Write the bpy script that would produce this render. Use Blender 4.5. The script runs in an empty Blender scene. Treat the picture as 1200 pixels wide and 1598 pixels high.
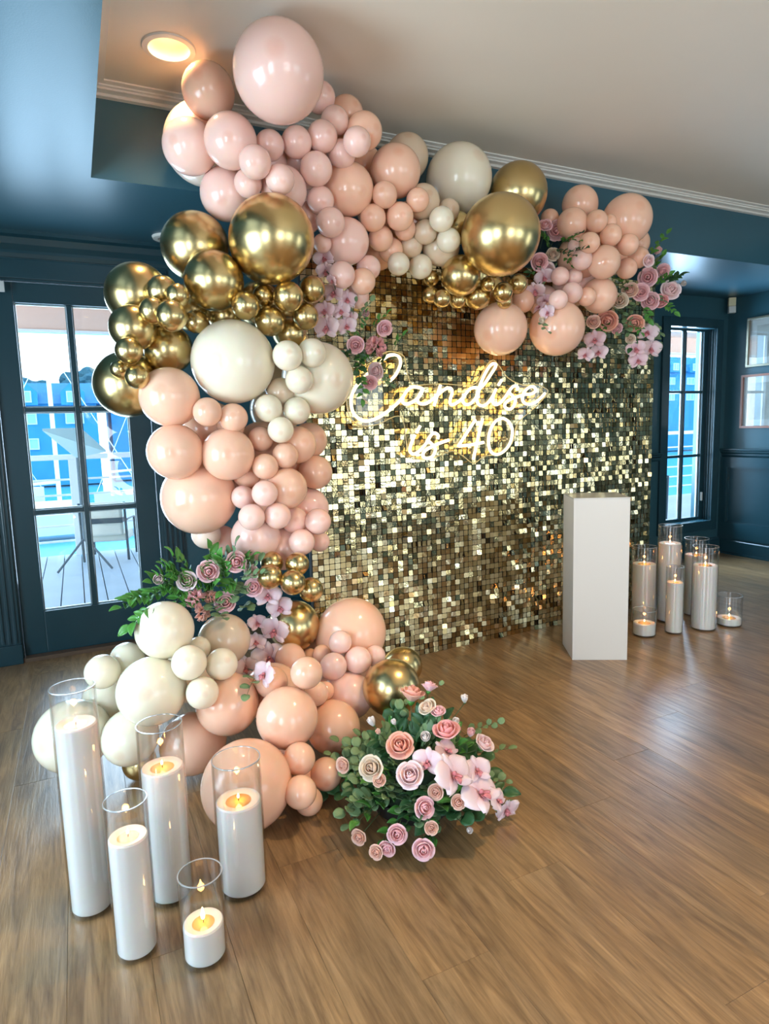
import bpy, bmesh, math, random
from mathutils import Vector, Matrix, Quaternion
from math import sin, cos, pi, radians
random.seed(11)
SC = bpy.context.scene
COL = SC.collection
# ---------------------------------------------------------------- camera
EYE = Vector((0, 0, 1.25))
pitch, roll, yaw = radians(7.38), radians(-1.63), radians(-25.5)
fw = Vector((0, cos(pitch), -sin(pitch))); rt = Vector((1, 0, 0)); up = rt.cross(fw)
r2 = rt*cos(roll) + up*sin(roll); u2 = -rt*sin(roll) + up*cos(roll)
RZ = Matrix.Rotation(yaw, 3, 'Z')
FW, RT, UP = RZ @ fw, RZ @ r2, RZ @ u2
cd = bpy.data.cameras.new('camera'); cam = bpy.data.objects.new('camera', cd); COL.objects.link(cam)
cd.sensor_fit = 'VERTICAL'; cd.sensor_height = 36.0; cd.lens = 36.0*1000/1598; cd.clip_end = 400
m = Matrix.Identity(4)
for i, v in enumerate((RT, UP, -FW)):
    for j in range(3): m[j][i] = v[j]
m.translation = EYE
cam.matrix_world = m
SC.camera = cam
def pix(P):
    d = Vector(P) - EYE; w = d.dot(FW)
    return 600 + 1000*d.dot(RT)/w, 799 - 1000*d.dot(UP)/w
# ---------------------------------------------------------------- world, lights, exposure
W = bpy.data.worlds.new('world'); SC.world = W; W.use_nodes = True
wn = W.node_tree.nodes; wl = W.node_tree.links; wn.clear()
wo = wn.new('ShaderNodeOutputWorld'); wb = wn.new('ShaderNodeBackground')
tc = wn.new('ShaderNodeTexCoord'); sx = wn.new('ShaderNodeSeparateXYZ'); cr = wn.new('ShaderNodeValToRGB')
wl.new(tc.outputs['Generated'], sx.inputs[0]); wl.new(sx.outputs['Z'], cr.inputs[0])
cr.color_ramp.elements[0].position = 0.0; cr.color_ramp.elements[0].color = (.80, .93, 1.0, 1)
cr.color_ramp.elements[1].position = .8; cr.color_ramp.elements[1].color = (.42, .68, 1.0, 1)
wl.new(cr.outputs[0], wb.inputs[0]); wb.inputs[1].default_value = 3.2
wl.new(wb.outputs[0], wo.inputs[0])
def area(name, loc, direction, sx_, sy_, energy, color):
    l = bpy.data.lights.new(name, 'AREA'); l.shape = 'RECTANGLE'; l.size = sx_; l.size_y = sy_; l.energy = energy; l.color = color
    o = bpy.data.objects.new(name, l); COL.objects.link(o); o.location = loc
    o.rotation_euler = Vector(direction).to_track_quat('-Z', 'Z').to_euler()
    return o
# daylight entering by the windows behind and beside the photographer and by the door and window in view
area('daylight_left_wall', (-1.66, 1.6, 1.15), (1, 0, 0.05), 1.5, 1.9, 98, (.60, .82, 1))
area('daylight_left_wall_rear', (-1.66, -.9, 1.15), (1, 0, 0.05), 1.5, 1.9, 105, (.74, .87, 1))
area('daylight_rear_wall', (1.2, -3.06, 1.25), (0, 1, 0), 1.6, 1.9, 34, (1.0, .95, 1))
area('daylight_rear_wall_right', (3.9, -3.06, 1.25), (0, 1, 0), 2.2, 1.9, 15, (.66, .90, 1))
area('daylight_right_wall', (5.51, -.1, 1.15), (-1, 0, 0), 1.0, 1.9, 8, (.66, .90, 1))
area('daylight_door', (.035, 4.6, 1.25), (0, -1, -.15), 1.0, 1.9, 50, (.55, .78, 1))
area('daylight_window', (5.0, 4.75, 1.35), (-.25, -1, -.15), 1.0, 1.8, 210, (.5, .74, 1))
vs = SC.view_settings
vs.view_transform = 'Standard'; vs.look = 'None'; vs.gamma = 1; vs.use_curve_mapping = False; vs.exposure = 0.25
# ---------------------------------------------------------------- materials
MATS = {}
def mat(name, col=(.5, .5, .5), rough=.5, metal=0, sss=0, coat=0, var=0, vscale=8, bump=0, bscale=60, emit=None, est=0, spec=.5, sheen=0):
    if name in MATS: return MATS[name]
    M = bpy.data.materials.new(name); M.use_nodes = True; MATS[name] = M
    N = M.node_tree.nodes; L = M.node_tree.links; b = N['Principled BSDF']
    b.inputs['Base Color'].default_value = (*col, 1); b.inputs['Roughness'].default_value = rough
    b.inputs['Metallic'].default_value = metal; b.inputs['Specular IOR Level'].default_value = spec
    if sss: b.inputs['Subsurface Weight'].default_value = sss; b.inputs['Subsurface Radius'].default_value = (1, .45, .25); b.inputs['Subsurface Scale'].default_value = .03
    if coat: b.inputs['Coat Weight'].default_value = coat; b.inputs['Coat Roughness'].default_value = .08
    if sheen: b.inputs['Sheen Weight'].default_value = sheen
    if emit: b.inputs['Emission Color'].default_value = (*emit, 1); b.inputs['Emission Strength'].default_value = est
    if var or bump:
        t = N.new('ShaderNodeTexCoord'); nz = N.new('ShaderNodeTexNoise'); nz.inputs['Scale'].default_value = vscale; nz.inputs['Detail'].default_value = 4
        L.new(t.outputs['Object'], nz.inputs['Vector'])
        if var:
            mx = N.new('ShaderNodeMix'); mx.data_type = 'RGBA'
            mx.inputs['A'].default_value = (*[c*(1-var) for c in col], 1); mx.inputs['B'].default_value = (*[min(1, c*(1+var)) for c in col], 1)
            L.new(nz.outputs['Fac'], mx.inputs['Factor']); L.new(mx.outputs['Result'], b.inputs['Base Color'])
        if bump:
            n2 = N.new('ShaderNodeTexNoise'); n2.inputs['Scale'].default_value = bscale; n2.inputs['Detail'].default_value = 3
            L.new(t.outputs['Object'], n2.inputs['Vector'])
            bp = N.new('ShaderNodeBump'); bp.inputs['Strength'].default_value = bump; bp.inputs['Distance'].default_value = .004
            L.new(n2.outputs['Fac'], bp.inputs['Height']); L.new(bp.outputs[0], b.inputs['Normal'])
    return M
def glass_mat(name, tint=(1, 1, 1), rough=.01, edge=.75, base=.04):
    M = bpy.data.materials.new(name); M.use_nodes = True; MATS[name] = M
    N = M.node_tree.nodes; L = M.node_tree.links; N.clear()
    o = N.new('ShaderNodeOutputMaterial'); mx = N.new('ShaderNodeMixShader'); tr = N.new('ShaderNodeBsdfTransparent'); g = N.new('ShaderNodeBsdfGlossy')
    tr.inputs[0].default_value = (*tint, 1); g.inputs['Roughness'].default_value = rough
    lw = N.new('ShaderNodeLayerWeight'); lw.inputs['Blend'].default_value = .5
    pw = N.new('ShaderNodeMath'); pw.operation = 'POWER'; pw.inputs[1].default_value = 4
    ml = N.new('ShaderNodeMath'); ml.operation = 'MULTIPLY_ADD'; ml.inputs[1].default_value = edge; ml.inputs[2].default_value = base
    L.new(lw.outputs['Facing'], pw.inputs[0]); L.new(pw.outputs[0], ml.inputs[0]); L.new(ml.outputs[0], mx.inputs[0])
    L.new(tr.outputs[0], mx.inputs[1]); L.new(g.outputs[0], mx.inputs[2]); L.new(mx.outputs[0], o.inputs[0])
    return M
TEAL = mat('teal_satin_paint', (.026, .086, .108), .32, var=.12, vscale=3, bump=.05, bscale=220)
TEALT = mat('teal_gloss_trim_paint', (.015, .052, .067), .25, var=.1, vscale=5, bump=.03, bscale=120)
SOFF = mat('teal_soffit_paint', (.033, .105, .14), .34, var=.12, vscale=2.5, bump=.06, bscale=200)
CEIL = mat('white_ceiling_paint', (.80, .73, .62), .6, var=.04, vscale=2)
CTRIM = mat('white_moulding_paint', (.74, .72, .66), .4)
GLASS = glass_mat('window_glass', (.97, .99, 1), .01, .6, .05)
VGLASS = glass_mat('vase_glass', (.985, .99, .99), .012, .8, .065)
ACRYL = glass_mat('clear_acrylic', (.99, .98, .95), .02, .6, .03)
def wood_mat():
    M = bpy.data.materials.new('worn_oak_plank'); M.use_nodes = True
    N = M.node_tree.nodes; L = M.node_tree.links; b = N['Principled BSDF']
    t = N.new('ShaderNodeTexCoord'); oi = N.new('ShaderNodeObjectInfo')
    ad = N.new('ShaderNodeVectorMath'); ad.operation = 'MULTIPLY_ADD'
    cmb = N.new('ShaderNodeCombineXYZ')
    for k in range(3): L.new(oi.outputs['Random'], cmb.inputs[k])
    L.new(cmb.outputs[0], ad.inputs[0]); ad.inputs[1].default_value = (37, 53, 11); L.new(t.outputs['Object'], ad.inputs[2])
    def noise(sc, scale, det, dist=0):
        mp = N.new('ShaderNodeMapping'); mp.inputs['Scale'].default_value = sc; L.new(ad.outputs[0], mp.inputs[0])
        n = N.new('ShaderNodeTexNoise'); n.inputs['Scale'].default_value = scale; n.inputs['Detail'].default_value = det; n.inputs['Roughness'].default_value = .6; n.inputs['Distortion'].default_value = dist
        L.new(mp.outputs[0], n.inputs['Vector']); return n
    n1 = noise((1, .10, 1), 30, 9, 1.2); n2 = noise((1, .055, 1), 150, 6, .5); n3 = noise((1, .25, 1), 5, 3)
    r = N.new('ShaderNodeValToRGB'); L.new(n1.outputs['Fac'], r.inputs[0]); e = r.color_ramp.elements
    e[0].position = .3; e[0].color = (.160, .090, .040, 1); e[1].position = .72; e[1].color = (.41, .255, .125, 1)
    k = e.new(.5); k.color = (.275, .165, .076, 1)
    r2_ = N.new('ShaderNodeValToRGB'); L.new(n2.outputs['Fac'], r2_.inputs[0]); q = r2_.color_ramp.elements
    q[0].position = .36; q[0].color = (.55, .52, .5, 1); q[1].position = .56; q[1].color = (1, 1, 1, 1)
    m1 = N.new('ShaderNodeMix'); m1.data_type = 'RGBA'; m1.blend_type = 'MULTIPLY'; m1.inputs['Factor'].default_value = .5
    L.new(r.outputs[0], m1.inputs['A']); L.new(r2_.outputs[0], m1.inputs['B'])
    r3 = N.new('ShaderNodeValToRGB'); L.new(n3.outputs['Fac'], r3.inputs[0]); q = r3.color_ramp.elements
    q[0].position = .3; q[0].color = (.72, .74, .78, 1); q[1].position = .7; q[1].color = (1.12, 1.06, .96, 1)
    m2 = N.new('ShaderNodeMix'); m2.data_type = 'RGBA'; m2.blend_type = 'MULTIPLY'; m2.inputs['Factor'].default_value = 1
    L.new(m1.outputs['Result'], m2.inputs['A']); L.new(r3.outputs[0], m2.inputs['B'])
    hv = N.new('ShaderNodeHueSaturation'); L.new(m2.outputs['Result'], hv.inputs['Color'])
    mr = N.new('ShaderNodeMapRange'); mr.inputs['To Min'].default_value = .9; mr.inputs['To Max'].default_value = 1.08
    L.new(oi.outputs['Random'], mr.inputs[0]); L.new(mr.outputs[0], hv.inputs['Value'])
    L.new(hv.outputs[0], b.inputs['Base Color'])
    b.inputs['Coat Weight'].default_value = .35; b.inputs['Coat Roughness'].default_value = .22
    rr = N.new('ShaderNodeMapRange'); rr.inputs['To Min'].default_value = .42; rr.inputs['To Max'].default_value = .22
    L.new(n1.outputs['Fac'], rr.inputs[0]); L.new(rr.outputs[0], b.inputs['Roughness'])
    bp = N.new('ShaderNodeBump'); bp.inputs['Strength'].default_value = .35; bp.inputs['Distance'].default_value = .0025
    am = N.new('ShaderNodeMath'); am.operation = 'ADD'; L.new(n1.outputs['Fac'], am.inputs[0]); L.new(n2.outputs['Fac'], am.inputs[1])
    L.new(am.outputs[0], bp.inputs['Height']); L.new(bp.outputs[0], b.inputs['Normal'])
    return M
WOOD = wood_mat()
def latex(name, col, rough=.17, metal=0, sss=.3, dark=.75):
    M = mat(name, col, rough, metal, sss)
    N = M.node_tree.nodes; L = M.node_tree.links; b = N['Principled BSDF']
    t = N.new('ShaderNodeTexCoord'); s = N.new('ShaderNodeSeparateXYZ'); L.new(t.outputs['Object'], s.inputs[0])
    r = N.new('ShaderNodeMapRange'); r.inputs['From Min'].default_value = .965; r.inputs['From Max'].default_value = 1.02
    L.new(s.outputs['Z'], r.inputs[0])
    oi = N.new('ShaderNodeObjectInfo'); hv = N.new('ShaderNodeHueSaturation'); mr = N.new('ShaderNodeMapRange')
    mr.inputs['To Min'].default_value = .93; mr.inputs['To Max'].default_value = 1.05
    L.new(oi.outputs['Random'], mr.inputs[0]); L.new(mr.outputs[0], hv.inputs['Value'])
    mx = N.new('ShaderNodeMix'); mx.data_type = 'RGBA'; mx.inputs['A'].default_value = (*col, 1)
    mx.inputs['B'].default_value = (col[0]*.92, col[1]*dark, col[2]*dark*.9, 1)
    L.new(r.outputs[0], mx.inputs['Factor']); L.new(mx.outputs['Result'], hv.inputs['Color']); L.new(hv.outputs[0], b.inputs['Base Color'])
    return M
LATEX = {'B': latex('blush_latex', (.91, .60, .51)), 'P': latex('peach_latex', (.89, .54, .38)),
         'I': latex('ivory_latex', (.82, .73, .56)), 'C': latex('cream_pink_latex', (.92,.70,.56)),
         'T': latex('nude_latex', (.72, .56, .40)), 'G': latex('chrome_gold_latex', (.66, .50, .235), .27, 1, 0, .9)}
# ---------------------------------------------------------------- geometry helpers
class MB:
    def __init__(s): s.v = []; s.f = []
    def add(s, vs_, fs): n = len(s.v); s.v += [tuple(v) for v in vs_]; s.f += [tuple(n+i for i in f) for f in fs]; return s
    def box(s, x0, x1, y0, y1, z0, z1, c=0):
        if c <= 0:
            return s.add([(x0,y0,z0),(x1,y0,z0),(x1,y1,z0),(x0,y1,z0),(x0,y0,z1),(x1,y0,z1),(x1,y1,z1),(x0,y1,z1)],
                         [(0,3,2,1),(4,5,6,7),(0,1,5,4),(1,2,6,5),(2,3,7,6),(3,0,4,7)])
        bm = bmesh.new(); bmesh.ops.create_cube(bm, size=1)
        for v in bm.verts: v.co = Vector(((x0+x1)/2+v.co.x*(x1-x0), (y0+y1)/2+v.co.y*(y1-y0), (z0+z1)/2+v.co.z*(z1-z0)))
        bmesh.ops.bevel(bm, geom=list(bm.edges), offset=c, segments=2, affect='EDGES', profile=.7)
        bm.verts.index_update(); s.add([v.co[:] for v in bm.verts], [[v.index for v in f.verts] for f in bm.faces]); bm.free(); return s
    def lathe(s, prof, n=24, c=(0, 0, 0), closed=False):
        vs_ = []; fs = []
        for r, z in prof:
            for k in range(n): a = 2*pi*k/n; vs_.append((c[0]+r*cos(a), c[1]+r*sin(a), c[2]+z))
        m_ = len(prof)
        for i in range(m_ if closed else m_-1):
            for k in range(n):
                a, b = i*n+k, i*n+(k+1) % n; j = ((i+1) % m_)*n
                fs.append((a, b, j+(k+1) % n, j+k))
        if not closed: fs.append(tuple(range(n-1, -1, -1))); fs.append(tuple((m_-1)*n+k for k in range(n)))
        return s.add(vs_, fs)
    def tube(s, pts, r, n=8, cap=True):
        pts = [Vector(p) for p in pts]; rs = r if isinstance(r, (list, tuple)) else [r]*len(pts)
        vs_ = []; fs = []; up_ = None
        for i, p in enumerate(pts):
            d = (pts[min(i+1, len(pts)-1)] - pts[max(i-1, 0)]).normalized()
            if up_ is None: up_ = Vector((0, 0, 1)) if abs(d.z) < .9 else Vector((1, 0, 0))
            a = d.cross(up_).normalized(); b = a.cross(d).normalized(); up_ = b
            for k in range(n): t = 2*pi*k/n; vs_.append(p + a*cos(t)*rs[i] + b*sin(t)*rs[i])
        for i in range(len(pts)-1):
            for k in range(n): fs.append((i*n+k, i*n+(k+1) % n, (i+1)*n+(k+1) % n, (i+1)*n+k))
        if cap: fs.append(tuple(range(n-1, -1, -1))); fs.append(tuple((len(pts)-1)*n+k for k in range(n)))
        return s.add(vs_, fs)
    def prism(s, poly, a, b, plane='xz'):
        """closed outline in 2D, extruded from a to b along the third axis"""
        n = len(poly)
        def P(p, t): return {'xz': (p[0], t, p[1]), 'xy': (p[0], p[1], t), 'yz': (t, p[0], p[1])}[plane]
        return s.add([P(p, a) for p in poly] + [P(p, b) for p in poly],
                     [tuple(range(n-1, -1, -1)), tuple(range(n, 2*n))] + [(i, (i+1) % n, n+(i+1) % n, n+i) for i in range(n)])
    def mesh(s, name, m_, smooth=False):
        me = bpy.data.meshes.new(name); me.from_pydata(s.v, [], s.f); me.materials.append(m_)
        bm = bmesh.new(); bm.from_mesh(me); bmesh.ops.recalc_face_normals(bm, faces=bm.faces); bm.to_mesh(me); bm.free()
        if smooth:
            me.shade_smooth()
            if smooth == 'angle': me.set_sharp_from_angle(angle=radians(35))
        return me
    def build(s, name, m_, parent=None, loc=(0, 0, 0), smooth=False):
        o = bpy.data.objects.new(name, s.mesh(name, m_, smooth)); COL.objects.link(o); o.location = loc
        if parent: o.parent = parent
        return o
def tag(o, label=None, cat=None, group=None, kind=None):
    if label: o['label'] = label
    if cat: o['category'] = cat
    if group: o['group'] = group
    if kind: o['kind'] = kind
    return o
def empty(name, loc=(0, 0, 0), label=None, cat=None, group=None, kind=None):
    o = bpy.data.objects.new(name, None); COL.objects.link(o); o.location = loc; o.empty_display_size = .05
    return tag(o, label, cat, group, kind)
def inst(name, me, parent=None, M_=None):
    o = bpy.data.objects.new(name, me); COL.objects.link(o)
    if parent: o.parent = parent
    if M_ is not None: o.matrix_basis = M_
    return o
def frame(z, roll_=0.0):
    z = Vector(z).normalized(); x = Vector((0, 0, 1)).cross(z)
    if x.length < .05: x = Vector((1, 0, 0)).cross(z)
    x.normalize(); y = z.cross(x); R = Matrix((x, y, z)).transposed()
    return R @ Matrix.Rotation(roll_, 3, 'Z')
# ---------------------------------------------------------------- the room shell
X0, X1, Y0, Y1 = -1.6, 5.449, -3.0, 4.046
ZS, ZC = 2.33, 2.695          # soffit and tray ceiling heights
fl = MB().box(X0-.1, X1+.1, Y0-.1, Y1+.1, -.12, -.006).build('floor', mat('floor_underlay', (.03, .018, .01), .9)); tag(fl, 'brown oak plank floor of the room', kind='structure')
PW, PL = .183, 1.22
pm = MB().box(-PW/2+.0003, PW/2-.0003, -PL/2+.0003, PL/2-.0003, -.009, 0, .0008).mesh('plank', WOOD)
k = 0; x = 4.55 - 34*PW
while x < X1 + PW/2:
    y = Y0 - (k*.43 % 1.0)*PL; k += 1
    while y < Y1:
        a, b = max(y, Y0), min(y+PL, Y1)
        xa, xb = max(x-PW/2, X0), min(x+PW/2, X1)
        if b-a > .04 and xb-xa > .02:
            o = inst('plank', pm, fl); o.location = ((xa+xb)/2, (a+b)/2, 0); o.scale = ((xb-xa)/PW, (b-a)/PL, 1)
        y += PL
    x += PW
# far wall (door and window in it), built round its openings
DX0, DX1, DZ = -.36, .43, 2.10
WX0, WX1, WZ0, WZ1 = 4.70, 5.29, .31, 2.06
YW = Y1 + .2
wf = MB()
for a in ((X0, DX0, 0, 2.7), (DX0, DX1, DZ, 2.7), (DX1, WX0, 0, 2.7), (WX0, WX1, 0, WZ0), (WX0, WX1, WZ1, 2.7), (WX1, X1+.1, 0, 2.7)):
    wf.box(a[0], a[1], Y1, YW, a[2], a[3])
wfo = wf.build('wall_far', TEAL); tag(wfo, 'dark teal far wall with the glazed door and the window', kind='structure')
# side and rear walls behind the photographer, with tall windows
def wall_with_windows(name, axis, c, lo, hi, wins, t, label):
    m_ = MB(); cur = lo
    def bx(a, b, z0, z1):
        if axis == 'x': m_.box(min(c, c+t), max(c, c+t), a, b, z0, z1)
        else: m_.box(a, b, min(c, c+t), max(c, c+t), z0, z1)
    for a, b in wins:
        bx(cur, a, 0, 2.8); bx(a, b, 0, .2); bx(a, b, 2.1, 2.8); cur = b
    bx(cur, hi, 0, 2.8)
    o = m_.build(name, TEAL); tag(o, label, kind='structure')
    for a, b in wins:
        f = MB(); g = MB(); n = 3
        def fx(p, q, z0, z1, mm, th):
            if axis == 'x': mm.box(c-th if t < 0 else c, c if t < 0 else c+th, p, q, z0, z1)
            else: mm.box(p, q, c-th if t < 0 else c, c if t < 0 else c+th, z0, z1)
        fx(a, a+.06, .2, 2.1, f, .05); fx(b-.06, b, .2, 2.1, f, .05); fx(a+.06, b-.06, .2, .3, f, .05); fx(a+.06, b-.06, 2.03, 2.1, f, .05)
        for i in range(1, 4):
            xx = a+.06+(b-a-.12)*i/4; fx(xx-.0125, xx+.0125, .3, 2.03, f, .03)
        for i in range(1, 3): zz = .3+1.73*i/3; fx(a+.06, b-.06, zz-.0125, zz+.0125, f, .03)
        f.build('window_frame', TEALT, o)
    return o
wall_with_windows('wall_left', 'x', X0, Y0, Y1, [(-1.65, -.15), (.85, 2.35)], -.15, 'dark teal left wall with tall windows')
wall_with_windows('wall_rear', 'y', Y0, X0, X1, [(.4, 2.0), (2.8, 5.0)], -.15, 'dark teal rear wall with tall windows')
wall_with_windows('wall_right', 'x', X1, Y0, Y1, [(-.65, .45)], .15, 'dark teal right wall with wainscot and pictures')
# soffit ring with the raised tray
TX0, TX1, TY0, TY1 = .152, 5.05, -2.2, 3.085
s = MB(); s.box(X0, TX0, Y0, Y1, ZS, 2.8); s.box(TX1, X1, Y0, Y1, ZS, 2.8); s.box(TX0, TX1, TY1, Y1, ZS, 2.8); s.box(TX0, TX1, Y0, TY0, ZS, 2.8)
tag(s.build('ceiling_soffit', SOFF), 'dropped teal soffit round the tray ceiling', kind='structure')
LIGHTS = [(.44, 2.69), (1.75, 1.15), (3.6, -.5), (.2, -.5), (1.9, -1.5)]
RH = .078
bm = bmesh.new(); edges = []
def loop(pts):
    vs_ = [bm.verts.new(p) for p in pts]; return [bm.edges.new((vs_[i], vs_[(i+1) % len(vs_)])) for i in range(len(vs_))]
edges += loop([(TX0, TY0, ZC), (TX1, TY0, ZC), (TX1, TY1, ZC), (TX0, TY1, ZC)])
for lx, ly in LIGHTS: edges += loop([(lx+RH*cos(2*pi*i/32), ly+RH*sin(2*pi*i/32), ZC) for i in range(32)])
bmesh.ops.triangle_fill(bm, edges=edges, use_beauty=True)
me = bpy.data.meshes.new('ceiling'); bm.to_mesh(me); bm.free(); me.materials.append(CEIL)
co = bpy.data.objects.new('ceiling', me); COL.objects.link(co); tag(co, 'off-white tray ceiling with recessed light', kind='structure')
# moulding round the top of the tray
PROF = [(0, 0), (.012, 0), (.012, -.012), (.022, -.018), (.022, -.026), (.03, -.034), (.03, -.05), (0, -.05)]   # (out from wall, down)
def moulding(name, p0, p1, inward, prof, m_, parent=None, label=None):
    """sweep a profile between two points; inward is the direction off the wall"""
    p0, p1, inward = Vector(p0), Vector(p1), Vector(inward)
    n = len(prof); vs_ = [p + inward*a + Vector((0, 0, b)) for p in (p0, p1) for a, b in prof]
    o = MB().add(vs_, [tuple(range(n-1, -1, -1)), tuple(range(n, 2*n))] + [(i, (i+1) % n, n+(i+1) % n, n+i) for i in range(n)]).build(name, m_, parent)
    if not parent: tag(o, label, kind='structure')
    return o
CPROF = [(0, 0), (.075, 0), (.075, -.006), (.055, -.010), (.055, -.016), (.045, -.018), (.045, -.026), (.018, -.030), (.018, -.042), (.0, -.045)]
moulding('trim_1', (TX0, TY1, ZC), (TX1, TY1, ZC), (0, -1, 0), CPROF, CTRIM, label='white stepped moulding along the far edge of the tray ceiling')
moulding('trim_2', (TX0, TY0, ZC), (TX0, TY1, ZC), (1, 0, 0), CPROF, CTRIM, label='white stepped moulding along the left edge of the tray ceiling')
moulding('trim_3', (TX1, TY0, ZC), (TX1, TY1, ZC), (-1, 0, 0), CPROF, CTRIM, label='white stepped moulding along the right edge of the tray ceiling')
moulding('trim_4', (TX0, TY0, ZC), (TX1, TY0, ZC), (0, 1, 0), CPROF, CTRIM, label='white stepped moulding along the near edge of the tray ceiling')
# crown on the far wall, chair rails, baseboards
CR = [(0, 0), (.085, 0), (.085, -.02), (.06, -.03), (.045, -.06), (.02, -.085), (.02, -.10), (.012, -.12), (0, -.12)]
moulding('trim_5', (X0, Y1, ZS), (1.3, Y1, ZS), (0, -1, 0), CR, TEALT, label='teal crown moulding above the glazed door')
RAIL = [(0, 0), (.05, 0), (.05, -.012), (.038, -.022), (.038, -.03), (.02, -.045), (.02, -.06), (.01, -.075), (0, -.075)]
moulding('trim_6', (DX1+.13, Y1, .975), (WX0-.09, Y1, .975), (0, -1, 0), RAIL, TEALT, label='teal chair rail on the far wall')
moulding('trim_7', (X1, .9, .98), (X1, Y1, .98), (-1, 0, 0), RAIL, TEALT, label='teal chair rail on the right wall')
BASE = [(0, .15), (.018, .15), (.022, .135), (.03, .125), (.03, .02), (.042, .018), (.042, 0), (0, 0)]
def baseb(name, p0, p1, inward, label): moulding(name, p0, p1, inward, BASE, TEALT, label=label)
baseb('baseboard_right', (X1, .9, 0), (X1, Y1, 0), (-1, 0, 0), 'teal baseboard under the wainscot')
baseb('baseboard_far', (DX1+.13, Y1, 0), (X1-.042, Y1, 0), (0, -1, 0), 'teal baseboard under the far window')
baseb('baseboard_left', (X0, Y1, 0), (DX0-.14, Y1, 0), (0, -1, 0), 'teal baseboard left of the door')
# wainscot: recessed panels framed by stiles on the right wall
wn_ = empty('trim_8', (0, 0, 0), 'teal wainscot of framed recessed panels', kind='structure')
MB().box(X1-.034, X1, .9, Y1, .15, .30).build('bottom_rail', TEALT, wn_)
MB().box(X1-.034, X1, .9, Y1, .81, .905).build('top_rail', TEALT, wn_)
st = MB().box(X1-.034, X1, -.055, .055, .30, .81).mesh('stile', TEALT)
PB = [4.03, 2.49, .96]
for i, yy in enumerate(PB):
    o = inst('stile', st, wn_); o.location = (0, yy, 0)
    if i < len(PB)-1:
        q = MB(); y1_, y0_ = yy-.055, PB[i+1]+.055
        for a in ((y0_, y1_, .30, .312), (y0_, y1_, .798, .81), (y0_, y0_+.012, .312, .798), (y1_-.012, y1_, .312, .798)):
            q.box(X1-.016, X1-.0, a[0], a[1], a[2], a[3])
        q.build('panel_bead', TEALT, wn_); MB().box(X1-.006, X1, y0_+.012, y1_-.012, .312, .798).build('panel', TEALT, wn_)
# glazed door
d1 = empty('door_1', (0, 0, 0), 'dark teal glazed door with six panes onto the deck', kind='structure')
yA, yB = Y1+.03, Y1+.075
GX0, GX1, GZ0, GZ1 = -.236, .300, .268, 1.983
MB().box(-.35, GX0, yA, yB, .025, 2.09, .004).build('stile', TEALT, d1)
MB().box(GX1, .42, yA, yB, .025, 2.09, .004).build('stile', TEALT, d1)
MB().box(GX0, GX1, yA, yB, .025, GZ0, .004).build('bottom_rail', TEALT, d1)
MB().box(GX0, GX1, yA, yB, GZ1, 2.09, .004).build('top_rail', TEALT, d1)
gx = (GX0+GX1)/2; rows = [GZ0, .838, 1.41, GZ1]
MB().box(gx-.014, gx+.014, yA+.004, yB-.004, GZ0, GZ1, .003).build('muntin', TEALT, d1)
for z in rows[1:3]:
    for a, b in ((GX0, gx-.014), (gx+.014, GX1)): MB().box(a, b, yA+.004, yB-.004, z-.013, z+.013, .003).build('muntin', TEALT, d1)
WBEAD = mat('pale_glazing_bead', (.35, .42, .42), .4)
for i in range(3):
    for a, b in ((GX0, gx-.014), (gx+.014, GX1)):
        z0, z1 = rows[i]+(.013 if i else 0), rows[i+1]-(.013 if i < 2 else 0)
        p = MB().box(a, b, yB-.022, yB-.018, z0, z1).build('pane', GLASS, d1)
        q = MB(); e = .007
        for c_ in ((a, b, z0, z0+e), (a, b, z1-e, z1), (a, a+e, z0+e, z1-e), (b-e, b, z0+e, z1-e)): q.box(c_[0], c_[1], yB-.018, yB-.006, c_[2], c_[3])
        q.build('glazing_bead', WBEAD, p)
MB().box(DX0, DX1, Y1-.02, YW, -.004, .022, .003).build('threshold', mat('brown_threshold', (.12, .07, .04), .5), d1)
jb = MB(); jb.box(DX0-.001, DX0+.008, Y1, YW, .02, DZ); jb.box(DX1-.008, DX1+.001, Y1, YW, .02, DZ); jb.box(DX0, DX1, Y1, YW, DZ-.008, DZ)
jb.build('jamb', TEALT, d1)
def fluted(x0, x1, z0, z1, parent):
    n = 4; q = MB(); q.box(x0, x1, Y1-.018, Y1, z0, z1, .003)
    wd = (x1-x0)/(n*2+1)
    for i in range(n): a = x0+wd*(2*i+1); q.box(a, a+wd, Y1-.03, Y1-.0175, z0+.12, z1-.02, .004)
    q.box(x0-.004, x1+.004, Y1-.034, Y1, z0, z0+.11, .003)
    return q.build('casing', TEALT, parent)
fluted(DX0-.14, DX0, 0, 2.20, d1); fluted(DX1, DX1+.13, 0, 2.20, d1)
MB().box(DX0, DX1, Y1-.022, Y1, DZ, 2.20, .004).build('head_casing', TEALT, d1)
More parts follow.
